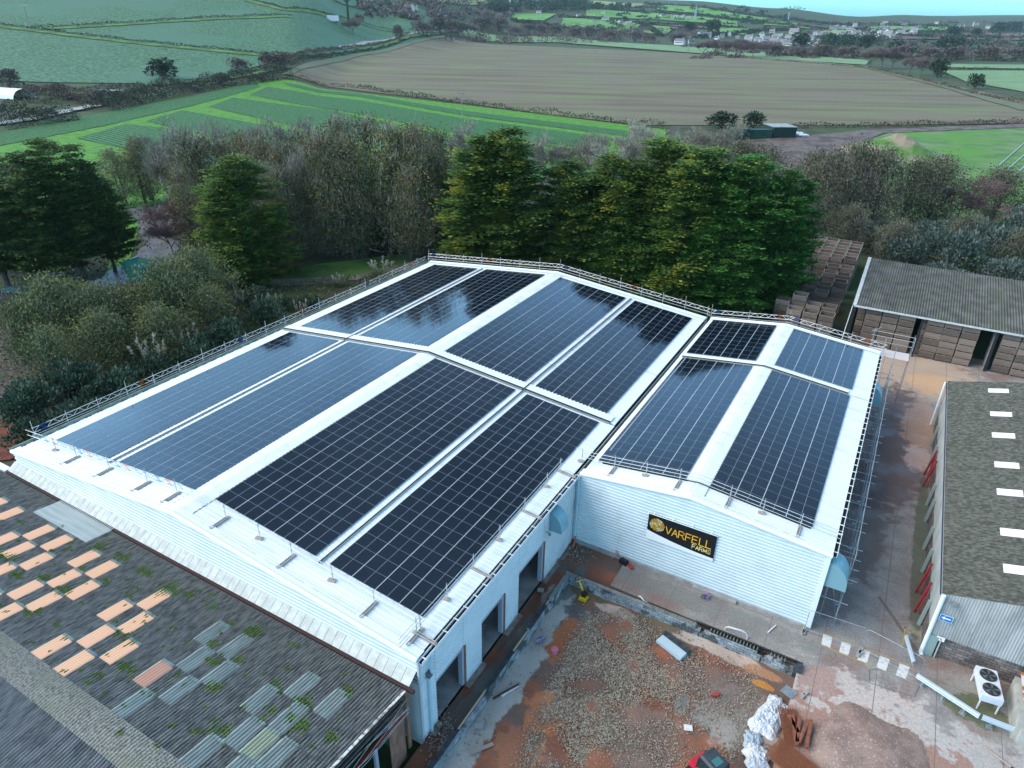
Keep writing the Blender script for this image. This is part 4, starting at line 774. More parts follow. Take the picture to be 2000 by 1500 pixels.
for i,(a,b) in enumerate(AX):
    n_=5 if i in(1,2) else 4
    array(a,b,22.57,47.72,zA,22,.02,'solar array on the near half of the large roof, '+nm[i],n_)
    array(a,b,49.13,74.42,zA,22,.13,'solar array on the far half of the large roof, '+nm[i],n_)
for a,b,t in ((-16.11+.2,-9.09,'left'),(-7.26,-.18,'right')):
    array(a,b,42.26,63.88,zB,19,.02,'long solar array on the %s slope of the annex roof'%t)
    array(a,b,65.04,75.27,zB,9,.11,'short solar array at the far end of the %s slope of the annex roof'%t)
bpy.data.objects.remove(pp)
# ------------------------------------------------------------------ company sign
ink=M('sign_black',(.012,.012,.014),rough=.5); sw=M('sign_white',(.8,.8,.78),rough=.5); gold=M('sign_gold',(.85,.42,.03),rough=.5); pal=M('sign_pale_yellow',(.9,.75,.3),rough=.5)
SX,SZ,SW,SH=-10.78,2.86,5.0,2.32; SY=BF-.1
S=thing('company_sign','black banner with gold VARFELL FARMS lettering on the annex gable wall','sign',(SX,SY,SZ))
mb=MB(); mb.box((SX+SW/2,SY,SZ+SH/2),(SW,.05,SH)); BRD=mb.build('board',ink,S)
def P2(x,y,o=.03): return (SX+x,SY-o,SZ+y)
mb=MB(); k=14
for i in range(k):
    a,b=i/k,(i+1)/k; f=lambda t:.80-.56*math.sin(t*math.pi/2)**.85
    mb.q(P2(a*SW,-.02),P2(b*SW,-.02),P2(b*SW,f(b)),P2(a*SW,f(a)))
mb.build('swoosh',sw,S).parent=BRD
ST={'V':[[(0,1),(.5,0),(1,1)]],'A':[[(0,0),(.5,1),(1,0)],[(.2,.36),(.8,.36)]],'R':[[(0,0),(0,1),(.6,1),(.85,.93),(.95,.76),(.85,.58),(.6,.5),(0,.5)],[(.55,.5),(1,0)]],'F':[[(0,0),(0,1),(.9,1)],[(0,.52),(.8,.52)]],'E':[[(.9,0),(0,0),(0,1),(.9,1)],[(0,.52),(.8,.52)]],'L':[[(0,1),(0,0),(.9,0)]],'M':[[(0,0),(0,1),(.5,.1),(1,1),(1,0)]],'S':[[(.95,.82),(.75,.98),(.3,1),(.08,.85),(.08,.65),(.3,.53),(.7,.47),(.93,.33),(.93,.15),(.7,0),(.25,0),(.02,.18)]]}
def write(t,x,y,h,wd,gap,th,mat,name):
    mb=MB()
    for c in t:
        for s in ST[c]:
            for a,b in zip(s[:-1],s[1:]):
                p,q=V(P2(x+a[0]*wd,y+a[1]*h,.032)),V(P2(x+b[0]*wd,y+b[1]*h,.032)); d=(q-p).normalized()*th*.35; mb.bar(p-d,q+d,th*.02+.008,th) if abs(d.z)<1e-6 else None
                if abs(d.z)>=1e-6: 
                    s2=V((d.z,0,-d.x)).normalized()*th/2; p-=d;q+=d; mb.q(p-s2,p+s2,q+s2,q-s2)
        x+=wd+gap*(.7 if c in'VAFL' else 1)
    mb.build(name,mat,S).parent=BRD; return x
write('VARFELL',1.38,1.0,.62,.4,.12,.062,gold,'lettering')
mb=MB(); mb.box(P2(4.38,.99,.034),(.62,.008,.05)); mb.build('underline',gold,S).parent=BRD
write('FARMS',3.42,.52,.34,.215,.075,.04,pal,'lettering')
mb=MB(); cx,cy,R0=.70,1.47,.56; a=0
for i in range(150):
    r=R0*math.sqrt((i+.5)/150); t=i*2.39996; s=.026+.02*((i*7)%5)/5*(1-.4*r/R0); px_,py_=cx+r*math.cos(t)*1.0,cy+r*math.sin(t); n=7; o=.034
    mb.q(*[P2(px_+s*math.cos(2*math.pi*k/n),py_+s*math.sin(2*math.pi*k/n),o) for k in range(n)],mi=0 if (i*13)%7<4 else (1 if (i*13)%7<6 else 2))
mb.build('emblem',[gold,pal,sw],S).parent=BRD
mb=MB(); mb.bar(P2(-.1,SH+.03,.1),P2(SW+.05,SH+.03,.1),.05)
for i in range(4): mb.bar(P2(.4+i*1.4,SH+.03,.1),P2(.4+i*1.4,SH+.25,-.0),.04)
mb.build('top_rail',trim,S)
# ------------------------------------------------------------------ old corrugated shed (foreground)
DK=.13; zD=lambda x,y:4.95+DK*(19.3-y)
cem=M('lichen_fibre_cement',(.125,.12,.112),(.33,.318,.29),scale=2.2,rough=.95,lo=.36,hi=.64,detail=14,bump=1.5,bscale=14,c3=(.30,.29,.27),s3=5,lo3=.56,hi3=.72,stretch=(5,.7,1))
cem2=M('ridge_lichen_cement',(.155,.15,.132),(.34,.33,.29),scale=9,rough=.95,detail=12,bump=1.5,bscale=20,c3=(.24,.24,.18),s3=.6,lo3=.5,hi3=.75)
D=thing('corrugated_shed','old grey lichen covered corrugated shed roof with orange and grey rooflights','shed',(-36,8,0))
DR=9.3; X0D,X1D=-62.0,-17.0; Ys=[19.15,17.25,15.45,13.65,11.82,10.1]
def zDD(x,y): return zD(x,y) if y>DR else zD(x,DR)-.12*(DR-y)
mb=MB()
for i in range(5):
    corr(mb,'x',X0D,X1D,Ys[i+1]-.08,Ys[i],lambda x,y:zD(x,y)+(5-i)*0+(.028 if y<(Ys[i]+Ys[i+1])/2 else 0)*0+(.0 if y>Ys[i]-.1 else .02)-(.0),.19,.058,nt=3)
mb.build('roof_slope',cem,D)
mb=MB(); corr(mb,'x',X0D,X1D,8.45,10.12,lambda x,y:zDD(x,y)+.05-.25*max(0,(.35-abs(y-DR)))*.3,.19,.024,nt=8); mb.build('ridge_sheet',cem2,D)
mb=MB()
for i in range(5): corr(mb,'x',X0D,X1D,8.5-1.8*(i+1)-.05,8.5-1.8*i,lambda x,y:zDD(x,y)+(.02 if y>8.5-1.8*i-.1 else 0),.19,.058,nt=3)
mb.build('roof_slope',M('plain_fibre_cement',(.14,.137,.137),(.27,.262,.255),scale=2.2,rough=.95,detail=14,bump=1,bscale=14,c3=(.27,.265,.25),s3=5,lo3=.56,hi3=.72,stretch=(1.6,.5,1)),D)
mb=MB(); mb.q((X0D,19.0,-.5),(X1D-.4,19.0,-.5),(X1D-.4,19.0,zD(0,19)-.1),(X0D,19.0,zD(0,19)-.1)); mb.box((X1D-6,8,2.4),(.2,22,4.6)); mb.q((X0D,-1,zDD(0,-1)-.15),(X1D-.1,-1,zDD(0,-1)-.15),(X1D-.1,DR,zD(0,DR)-.15),(X0D,DR,zD(0,DR)-.15)); mb.q((X0D,DR,zD(0,DR)-.15),(X1D-.1,DR,zD(0,DR)-.15),(X1D-.1,19,zD(0,19)-.15),(X0D,19,zD(0,19)-.15)); mb.build('inner_wall',M('shed_inside',(.10,.095,.09),rough=.9),D)
# rooflights
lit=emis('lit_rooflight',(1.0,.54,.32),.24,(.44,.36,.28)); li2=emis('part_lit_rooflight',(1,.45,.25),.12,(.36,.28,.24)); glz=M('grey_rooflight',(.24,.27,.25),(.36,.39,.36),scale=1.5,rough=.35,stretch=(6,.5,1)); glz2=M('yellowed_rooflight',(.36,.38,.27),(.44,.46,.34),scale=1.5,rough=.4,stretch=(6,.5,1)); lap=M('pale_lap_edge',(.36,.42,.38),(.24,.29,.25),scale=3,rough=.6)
OR=[(-49.81,16.33),(-45.94,16.27),(-46.84,14.72),(-45.01,14.55),(-43.7,12.94),(-40.9,16.3),(-38.88,16.35),(-40.73,12.59),(-39.85,14.46),(-38.66,12.65),(-37.9,14.46),(-39.52,11.0),(-34.68,14.54),(-33.74,16.3),(-32.78,14.55),(-33.68,12.7),(-31.54,12.7),(-34.71,10.95),(-32.6,10.95),(-43.8,16.4),(-42.9,14.6),(-51.9,16.4),(-49,14.6),(-41.7,11),(-47.8,14.6)]
PR_=[(-28.65,12.74,2)]
GR=[(-28.77,16.4),(-26.75,16.4),(-27.69,14.62),(-25.75,14.68),(-26.65,12.75),(-27.65,10.95),(-21.66,16.44),(-22.7,14.6),(-19.63,16.43),(-20.7,14.64),(-21.81,12.82),(-19.53,12.74),(-22.55,10.98),(-20.6,10.98),(-19.6,10.98)]
rl=0
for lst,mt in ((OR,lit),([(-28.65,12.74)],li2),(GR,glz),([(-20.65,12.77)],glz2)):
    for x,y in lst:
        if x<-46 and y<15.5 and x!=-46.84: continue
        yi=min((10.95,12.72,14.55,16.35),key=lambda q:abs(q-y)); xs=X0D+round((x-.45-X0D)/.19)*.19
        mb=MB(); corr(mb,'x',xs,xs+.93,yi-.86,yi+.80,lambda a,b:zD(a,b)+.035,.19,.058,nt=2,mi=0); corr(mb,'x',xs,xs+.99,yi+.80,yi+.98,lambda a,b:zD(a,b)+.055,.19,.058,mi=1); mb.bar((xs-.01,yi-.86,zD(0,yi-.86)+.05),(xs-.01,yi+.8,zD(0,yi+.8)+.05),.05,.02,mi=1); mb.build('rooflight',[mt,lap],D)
mb=MB(); corr(mb,'x',X0D+70*.19,X0D+103*.19,17.4,19.4,lambda a,b:zD(a,b)+.04,.19,.058,nt=2); mb.build('replacement_sheet',M('new_white_sheet',(.66,.68,.65),(.56,.58,.55),scale=1.5,rough=.5,stretch=(.3,3,1)),D)
# moss tufts lying in the valleys
ms=M('roof_moss',(.06,.14,.012),(.15,.27,.03),scale=4,rough=1,island=.5); P=[]
mp_=[(40,330,1.2,.6),(90,430,.8,.5),(240,440,.6,.5),(350,510,1.0,.6),(120,130,.4,.3),(560,270,.9,.8),(680,330,.9,.6),(590,460,.5,.4),(460,390,.4,.3),(810,400,.8,.7),(1060,540,.7,.5),(930,510,1.1,.8),(1190,600,.6,.5),(720,540,.5,.3),(700,780,1.3,.7),(700,940,.9,.5),(210,635,.5,.3),(1420,740,.9,.6),(1190,810,.5,.4),(1180,910,.4,.4),(1200,1050,.7,.5),(1290,695,.3,.3),(1540,1030,.4,.3),(1340,900,.4,.3),(1220,1280,1.1,.7),(1660,1250,1.4,.6),(1700,1130,.5,.4),(1950,900,.4,.5),(1820,830,.4,.5),(1400,565,.3,.3),(820,420,.6,.4),(380,280,.4,.3),(10,290,.3,.4),(1950,1060,.3,.3),(1850,1330,.5,.4),(290,290,.3,.3),(160,640,.4,.3),(1500,1180,.5,.4),(890,735,.3,.2),(1640,1110,.3,.3),(1380,760,.4,.4),(550,985,.4,.3)]
def atD(u,v): d=ray(u,v); t=(4.95+DK*19.3-37)/(d.z+DK*d.y); return CAM+d*t
for _ in range(150): mp_.append((random.uniform(0,1950),random.uniform(60,1400),random.uniform(.06,.22),random.uniform(.1,.3)))
for a,b,rx,ry in mp_:
    if b<a*.55-120 or b>a*.62+900: continue
    c=atD(a/2.857,975+b/2.857); rx*=.62; k0=int((c.x-rx-X0D)/.19); k1=int((c.x+rx-X0D)/.19)
    if c.x>X1D-.3 or c.y>19 or c.y<9.5: continue
    for kk in range(k0,k1+1):
        xv=X0D+(kk+.75)*.19; e=max(.25,1-((xv-c.x)/rx)**2)**.5; ln=ry*e*random.uniform(.45,1.05); yc=c.y+random.uniform(-.25,.25)*ry
        if random.random()<.12: continue
        for _ in range(int(ln*520)):
            t=random.gauss(0,.42); x=xv+random.gauss(0,.038)*(1-.4*abs(t)); y=yc+ln*max(-1,min(1,t)); P.append((x,y,zD(x,y)-.03+random.uniform(0,.075)))
P=np.array(P); v,_=kites(P,rng.normal(size=P.shape)*[1,1,.3]+[0,0,.8],rng.uniform(.05,.11,len(P)),rng.uniform(.04,.08,len(P))); tag(leafobj('roof_moss',v,ms),'green moss tufts on the old corrugated roof','moss',kind='stuff')
# cream coping strip between shed and warehouse
mb=MB(); n=int((XE-XL)/.62)
for i in range(n+1):
    x=XL-.2+i*.62; mb.q((x,19.42,5.02),(x+.60,19.42,5.02),(x+.60,20.1,5.5),(x,20.1,5.5)); mb.q((x+.60,19.42,4.99),(x+.62,19.42,4.99),(x+.62,20.1,5.47),(x+.60,20.1,5.47),mi=1)
mb.box((-36.2,19.32,4.93),(39.4,.2,.16),mi=2); mb.q((XL-.2,20.1,5.47),(XE,20.1,5.47),(XE,20.1,4.5),(XL-.2,20.1,4.5),mi=1)
mb.q((XL-.2,19.4,4.9),(XL-.2,20.1,5.48),(XL-.2,20.1,4.5),mi=0)
mb.build('lead_flashing',[M('cream_flashing',(.52,.53,.50),(.42,.42,.39),scale=2,rough=.7),MT['fixing_shadow_gap'],M('dark_gutter_edge',(.05,.025,.025),rough=.8)],D)
mb=MB(); mb.bar((-62,19.4,4.95),(XL-.3,19.5,4.95),.5,.2); mb.build('gutter',trim,D)
# demolished gable of the shed
mb=MB()
for i in range(14):
    y=19.1-i*1.1; mb.bar((X1D+.06,y,zDD(0,y)+.03),(X1D+.06,y-1.06,zDD(0,y-1.06)+.03),.14,.05)
mb.build('verge_board',M('broken_white_barge',(.6,.58,.54),(.2,.18,.16),scale=4,rough=.8,lo=.5,hi=.6),D)
for k,(dx,dz,w) in enumerate(((.05,-.25,.1),(.12,-.55,.07),(-.1,-.8,.12),(.1,-.95,.05))): mb=MB(); mb.bar((X1D+dx,19.0,zD(0,19)+dz),(X1D+dx,9.3,zD(0,9.3)+dz),w,.1); mb.bar((X1D+dx,9.3,zD(0,9.3)+dz),(X1D+dx,-1,zDD(0,-1)+dz),w,.1); mb.build('purlin',M('dark_old_timber',(.07,.055,.05),(.12,.1,.09),scale=3,rough=.9),D)
for k in range(6):
    mb=MB(); pts=[]; 
    for i in range(14): y=19-i*1.2; pts.append((X1D+.15+.1*math.sin(i*1.3+k)+.05*k,y,zDD(0,y)-.6-.35*abs(math.sin(i*.5+k*1.1))-.12*k))
    mb.path(pts,.014,4); mb.build('hanging_cable',M('pale_cable',(.5,.48,.46),rough=.6),D)
mb=MB(); mb.bar((X1D-.1,18.9,3.2),(X1D-.1,8,4.0),.16,.22); mb.build('steel_beam',M('red_oxide_steel',(.26,.04,.025),(.17,.03,.02),scale=5,rough=.6),D)
for y in (16.6,11.2): mb=MB(); mb.box((X1D-.1,y,1.5),(.16,.2,3.9)); mb.build('column',ggrey,D)
mb=MB(); mb.box((X1D-.05,18.3,1.9),(.05,1.25,4.6)); mb.build('plywood_panel',M('wet_plywood',(.30,.16,.11),(.21,.11,.08),scale=1.5,rough=.7,stretch=(1,3,1)),D)
mb=MB(); mb.box((X1D-.02,19.25,2.5),(.1,.25,4.8)); mb.build('timber_post',rust,D)
# ------------------------------------------------------------------ right hand shed
zC=lambda x,y=0:5.2+.25*(x-8.1)
cemc=M('worn_fibre_cement',(.065,.066,.052),(.155,.152,.13),scale=3.5,rough=.95,detail=14,bump=1.2,bscale=12,c3=(.06,.065,.045),s3=1.6,lo3=.54,hi3=.74,stretch=(.9,1.8,1))
C=thing('long_shed','long shed with worn corrugated roof, white rooflights and grey gable at the right edge','shed',(12,58,0))
mb=MB()
for i in range(6): corr(mb,'y',41.9,75.6,8.0+i*2.2,8.0+(i+1)*2.2+.1,lambda x,y:zC(x)+(.02 if x<8.05+i*2.2 else 0),.19,.055,'sine',nt=2)
mb.build('roof_slope',cemc,C)
mb=MB(); mb.box((7.93,58.7,5.12),(.06,33.6,.14)); mb.build('eaves_board',M('navy_edge',(.03,.03,.07),rough=.6),C)
mb=MB()
for (u,v) in ((1947,766),(1953,812),(1959,854),(1968,914),(1977,969),(1985,1047),(1990,1118)):
    y=41.9+round((at(u,v,6.0).y-.5-41.9)/.19)*.19+.5; mb=MB(); corr(mb,'y',y-.5,y+.45,11.2,12.75,lambda a,b:zC(a)+.045,.19,.055,'sine'); mb.build('rooflight',M('white_rooflight',(.75,.73,.72),rough=.5),C)
gwm=M('grey_gable_cladding',(.36,.36,.35),(.28,.28,.27),scale=2,rough=.7,stretch=(1,1,.3),c3=(.42,.41,.4),s3=1)
mb=MB(); n0=0; x=8.1; pr=[(0,0),(.3,0),(.45,1),(.85,1)]; pts=[]
while x<21.2:
    for a,h in pr: pts.append((x+a*.16,41.95-.03*h))
    x+=.16
for px_,py_ in pts: mb.v+= [(px_,py_,1.75),(px_,py_,zC(px_)-.02)]
for i in range(len(pts)-1): mb.f.append((2*i,2*i+2,2*i+3,2*i+1)); mb.m.append(0)
mb.build('gable_cladding',gwm,C)
bk=M('stained_blockwork',(.24,.20,.18),(.15,.13,.12),scale=.9,rough=.9,c3=(.3,.24,.22),s3=1.5)
def brick(m,sc,col=(.08,.07,.06,1),w=.44,h=.215):
    nt=m.node_tree;N=nt.nodes;L=nt.links;b=N['Principled BSDF']; src=b.inputs['Base Color'].links[0].from_socket
    tc=N.new('ShaderNodeTexCoord'); sp=N.new('ShaderNodeSeparateXYZ'); L.new(tc.outputs['Object'],sp.inputs[0]); a=N.new('ShaderNodeMath'); a.operation='ADD'; L.new(sp.outputs[0],a.inputs[0]); L.new(sp.outputs[1],a.inputs[1]); cb=N.new('ShaderNodeCombineXYZ'); L.new(a.outputs[0],cb.inputs[0]); L.new(sp.outputs[2],cb.inputs[1])
    br=N.new('ShaderNodeTexBrick'); br.inputs['Scale'].default_value=1; br.inputs['Brick Width'].default_value=w; br.inputs['Row Height'].default_value=h; br.inputs['Mortar Size'].default_value=.012; br.inputs['Color1'].default_value=(1,1,1,1); br.inputs['Color2'].default_value=(.55,.58,.6,1); br.inputs['Mortar'].default_value=col; L.new(cb.outputs[0],br.inputs[0])
    x=N.new('ShaderNodeMix');x.data_type='RGBA';x.blend_type='MULTIPLY';x.inputs[0].default_value=1;L.new(src,x.inputs[6]);L.new(br.outputs[0],x.inputs[7]);L.new(x.outputs[2],b.inputs['Base Color']); return m
brick(bk,1)
mb=MB(); mb.box((14.6,42.2,.85),(13,.35,1.9)); mb.box((8.28,58.6,.8),(.3,33.4,1.8)); mb.build('block_wall',bk,C)
mb=MB(); clad(mb,'x',8.15,42.1,75.3,1.7,5.15,-1,.2,.025); mb.build('side_cladding',M('grey_side_cladding',(.34,.35,.34),(.26,.28,.27),scale=.5,rough=.75),C)
for y in (44.5,50.5,53.5,57.5,60,67,71):
    mb=MB(); mb.bar((7.9,y,0),(8.02,y,2.3),.2); mb.build('column',M('pale_green_steel',(.30,.36,.34),rough=.7),C)
for y in (45.6,47.8,63.0,65.0):
    mb=MB(); mb.bar((7.55,y,.05),(7.98,y+.5,2.6),.12); mb.bar((7.9,y,.05),(7.98,y+.5,2.6),.1); mb.build('brace',M('red_steel',(.28,.03,.04),rough=.5),C)
mb=MB(); mb.tube((8.12,41.8,5.15),(8.12,41.8,.1),.13,10); mb.tube((8.12,41.8,.12),(8.2,41.6,.02),.12,8); mb.build('downpipe',trim,C)
mb=MB(); mb.tube((7.85,75.5,5.1),(7.85,75.5,.1),.12,8); mb.build('downpipe',trim,C)
mb=MB(); mb.box((8.5,41.84,.9),(.5,.14,1.75)); mb.box((8.9,41.82,.9),(.06,.1,1.75),mi=1); mb.build('corner_panel',[M('dull_green_panel',(.24,.32,.30),rough=.7),M('old_pipe',(.5,.42,.38),rough=.8)],C)
mb=MB(); mb.q((21,41.9,0),(21,75.6,0),(21,75.6,5),(21,41.9,5)); mb.q((8.1,75.5,0),(21,75.5,0),(21,75.5,zC(21)),(8.1,75.5,5.2)); mb.build('far_wall',gwm,C)
mb=MB(); mb.box((8.75,41.75,4.75),(.3,.2,.28)); tag(mb.build('junction_box',gal,loc=(8.75,41.75,4.6)),'small grey box high on the grey gable near its white downpipe','box')
ws=M('sign_plate_white',(.8,.8,.8),rough=.4); sb=M('sign_blue',(.02,.16,.5),rough=.4)
c=atY(1848,1208,41.82); r=thing('arrow_sign','blue sign with white left pointing arrow on the grey gable wall','sign',tuple(c))
mb=MB(); mb.box(tuple(c),(.74,.02,.50)); mb.build('plate',ws,r); mb=MB(); mb.box((c.x,c.y-.013,c.z),(.68,.01,.44)); fc_=mb.build('face',sb,r)
y=c.y-.021; mb=MB(); mb.box((c.x+.06,y,c.z),(.40,.006,.09)); mb.q((c.x-.28,y,c.z),(c.x-.06,y,c.z-.15),(c.x-.10,y,c.z),(c.x-.06,y,c.z+.15)); mb.build('arrow',ws,r).parent=fc_
c=atY(1837,1248,41.8); r=thing('number_sign','white plate with a black 5 low on the grey gable wall','sign',tuple(c)); mb=MB(); mb.box(tuple(c),(.46,.02,.34)); mb.build('plate',ws,r)
mb=MB(); y=c.y-.014; F5=[(.5,1),(-.4,1),(-.5,.15),(.2,.2),(.5,-.2),(.4,-.8),(0,-1),(-.5,-.8)]
for a,b in zip(F5[:-1],F5[1:]): mb.bar((c.x+a[0]*.05,y,c.z+a[1]*.08),(c.x+b[0]*.05,y,c.z+b[1]*.08),.01,.022)
mb.build('numeral',ink,r)
# ------------------------------------------------------------------ open crate shed
E_=thing('open_crate_shed','open fronted pole barn with ribbed roof full of wooden crates','shed',(6,100,0))
zE=lambda x,y:5.35+(y-93.2)*.121
mb=MB(); corr(mb,'x',-2.4,24.5,93.2,109,lambda x,y:zE(x,y),.30,.06,'sine',nt=6); mb.build('roof_slope',M('weathered_ribbed_roof',(.08,.079,.07),(.14,.137,.124),scale=.8,rough=.9,detail=12,bump=.7,bscale=8,c3=(.10,.11,.075),s3=.5,lo3=.5,hi3=.7),E_)
mb=MB(); mb.bar((-2.55,93.1,5.38),(-2.65,109,7.3),.42,.1); mb.bar((-2.6,93.1,5.28),(24.5,93.1,5.28),.14,.2); mb.build('fascia',M('dirty_white_fascia',(.55,.56,.55),(.42,.43,.4),scale=3,rough=.7),E_)
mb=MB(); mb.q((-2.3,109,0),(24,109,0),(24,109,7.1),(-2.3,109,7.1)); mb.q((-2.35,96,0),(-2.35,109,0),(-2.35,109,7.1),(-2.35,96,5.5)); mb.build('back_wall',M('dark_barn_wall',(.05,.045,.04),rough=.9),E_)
for x in (-2.45,5.25,13.1,20.9):
    mb=MB(); mb.box((x,93.45,2.6),(.28,.3,5.3)); mb.build('column',M('black_steel_column',(.02,.02,.025),rough=.6),E_)
mb=MB(); mb.tube((-2.75,93.3,5.2),(-3.0,92.6,.1),.05,6); mb.build('downpipe',trim,E_)
mb=MB(); mb.box((13.1,94.8,2.6),(.25,2.4,5.2)); mb.build('partition_wall',M('pale_partition',(.4,.4,.4),(.2,.2,.2),scale=2),E_)
cm=M('crate_wood',(.125,.09,.07),(.25,.185,.145),scale=1.5,rough=.9,orand=.8,lo=.25,hi=.75,stretch=(.5,.5,4),c3=(.15,.14,.13),s3=.6,lo3=.48,hi3=.7)
def crate():
    mb=MB(); w,d,h=1.80,1.80,.70; z0=.13
    for i in range(3):
        z=z0+.02+h*(i+.5)/3; hh=h/3-.012
        for sx in (-1,1): mb.box((sx*(w/2-.012),0,z),(.024,d,hh)); mb.box((0,sx*(d/2-.012),z),(w-.05,.024,hh))
    for sx in (-1,1):
        for sy in (-1,1): mb.box((sx*(w/2-.06),sy*(d/2-.06),z0+h/2+.02),(.07,.07,h+.02))
    for i in range(5): mb.box((-w/2+w*(i+.5)/5,0,z0+.02),(w/5-.02,d-.05,.02))
    for sx in (-1,0,1): mb.box((sx*(w/2-.1),0,z0/2),(.09,d,z0))
    for sx in (-1,1): mb.box((sx*(w/2-.03),0,z0+h+.045),(.07,d,.03),mi=1); mb.box((0,sx*(d/2-.03),z0+h+.045),(w-.14,.07,.03),mi=1)
    return mb.build('wooden_crate',[cm,M('pale_worn_rim',(.36,.31,.26),(.24,.20,.16),scale=3,rough=.9)])
cp=crate(); ncr=0
def put(x,y,z,label,group,s=(1,1,1)):
    c=cp.copy(); COL.objects.link(c); c.location=(x+random.uniform(-.03,.03),y+random.uniform(-.05,.05),z); c.rotation_euler=(0,0,random.gauss(0,.012)+random.choice((0,math.pi))); c.scale=s; tag(c,label,'crate',group)
    return c
bays=[('left',[-.15,1.75,3.65][0:3],94.7),('middle',[6.75,8.6,10.5,12.1][0:3],94.5),('right',[14.6,16.5,18.4],94.5)]
for bn,xs,y in bays:
    for i,x in enumerate(xs):
        for l in range(6): put(x,y,l*.855,'crate in %s bay of open shed, %s layer up, %s column'%(bn,nth(l),nth(i)),'crates in the open shed',(1,1,1))
for l in range(6): put(5.85,95.1,l*.855,'narrow crate in the middle bay beside the black column, %s layer up'%nth(l),'crates in the open shed',(.42,1,1))
for l in range(5): put(-1.6,96.4,l*.855,'shaded crate deep at the left end of the open shed, %s layer up'%nth(l),'crates in the open shed',(.5,1,1))
def stack(x,y,n,dsc,rr,cc):
    for l in range(n):
        put(x,y,l*.855,'crate in %s outdoors, %s row, %s column, %s layer up'%(dsc,nth(rr),nth(cc),nth(l)),'crate stacks outdoors behind the warehouse')
for r in range(6):
    for c in range(5):
        x=-13.2+c*1.92; y=118+r*1.95
        if r in(0,) or c in(4,): stack(x,y,5,'tall back block',r,c)
        else:
            put(x,y,4*.855,'top crate of tall back block outdoors, %s row, %s column'%(nth(r),nth(c)),'crate stacks outdoors behind the warehouse'); put(x,y,3*.855,'crate under the top one, tall back block, %s row, %s column'%(nth(r),nth(c)),'crate stacks outdoors behind the warehouse')
HT=[[4,5,4,4],[2,3,4,3],[3,4,3,4],[4,3,4,4],[4,4,4,4]]
for r in range(5):
    for c in range(4): stack(-11.4+c*1.95,(96.6,104.4,108.2,112,115.6)[r]+random.uniform(-.4,.4),HT[r][c]-(1 if r==1 else 0),'middle yard stacks',r,c)
for c in range(3): stack(-9.4+c*2.0,93.4,4,'near row against the roof scaffold',0,c)
bpy.data.objects.remove(cp)
# ------------------------------------------------------------------ scaffolding
def truss(mb,p,q,dep=.42,r=.026,mi=0,seg=.5,paint=None):
    p=V(p);q=V(q);L_=(q-p).length; d=V((0,0,-dep)); mb.tube(p,q,r,5,mi); mb.tube(p+d,q+d,r,5,mi); n=int(L_/seg); 
    for i in range(n):
        a=p.lerp(q,i/n); b=p.lerp(q,(i+1)/n); m_=mi
        if paint and i in paint: m_=paint[i]
        mb.tube((a if i%2 else a+d),(b+d if i%2 else b),r*.75,4,m_)
        if m_!=mi: mb.tube(a,b,r*1.3,4,m_); mb.tube(a+d,b+d,r*1.3,4,m_)
GM=[galp,lgal,blu,org]
def edge(name,label,pts,zoff,postsp,low=-1.0,top=.45,rails=(.15,-.35),trus=True,gap=0):
    r=thing(name,label,'scaffold',tuple(V(pts[0])+V((0,0,-1))))
    for k,(a,b) in enumerate(zip(pts[:-1],pts[1:])):
        a=V(a)+V((0,0,zoff)); b=V(b)+V((0,0,zoff)); L_=(b-a).length; d=(b-a)/L_
        mb=MB()
        for rr in rails: mb.tube(a+V((0,0,rr))-d*.3,b+V((0,0,rr))+d*.3,.026,5)
        mb.build('rail',galp,r)
        if trus:
            s=0; q=0
            while s<L_-2:
                e=min(L_,s+6.2+((q*7)%3)*.5); mb=MB(); n_=int((e-s)/.5); truss(mb,a+d*s+V((0,0,.75)),a+d*(e+.25)+V((0,0,.75)),mi=1,paint={1:2} if q%3==0 else ({n_//2:3} if q%3==1 else {})); mb.build('lattice_beam',GM,r); s=e+gap; q+=1
        n=int(L_/postsp); mb=MB()
        for i in range(n+1):
            p=a+d*(L_*i/n); mb=MB(); mb.tube(p+V((0,0,low)),p+V((0,0,.95+top+(.35 if i%3==0 else 0))),.026,5); mb.tube(p+V((0,0,.72)),p+V((0,0,.8)),.06,5); mb.tube(p+V((0,0,.1)),p+V((0,0,.2)),.06,5); mb.build('upright',galp,r)
    return r
edge('scaffold_guardrail','lattice guardrail scaffold along the left eave beside the bushes',[(XL-.85,22.3,ZE),(XL-.85,76.4,ZE)],0,2.6,low=-6.2,top=.1,rails=(.1,-.25))
mb=MB()
edge('scaffold_guardrail','lattice guardrail scaffold along the far gable of the large warehouse',[(XL-.85,76.5,ZE+.2),(XM,76.5,ZM+.25),(XE-.2,76.5,ZE+.35)],0,2.6,low=-1.5,top=.1,rails=(.35,0),gap=.4)
edge('scaffold_guardrail','lattice guardrail scaffold along the far gable of the annex',[(XE+.2,76.6,BZE+.1),(BM,76.6,BZM+.15),(BE+.3,76.6,BZE+.1)],0,2.9,low=-1.5,top=.1,rails=(.35,0),gap=0)
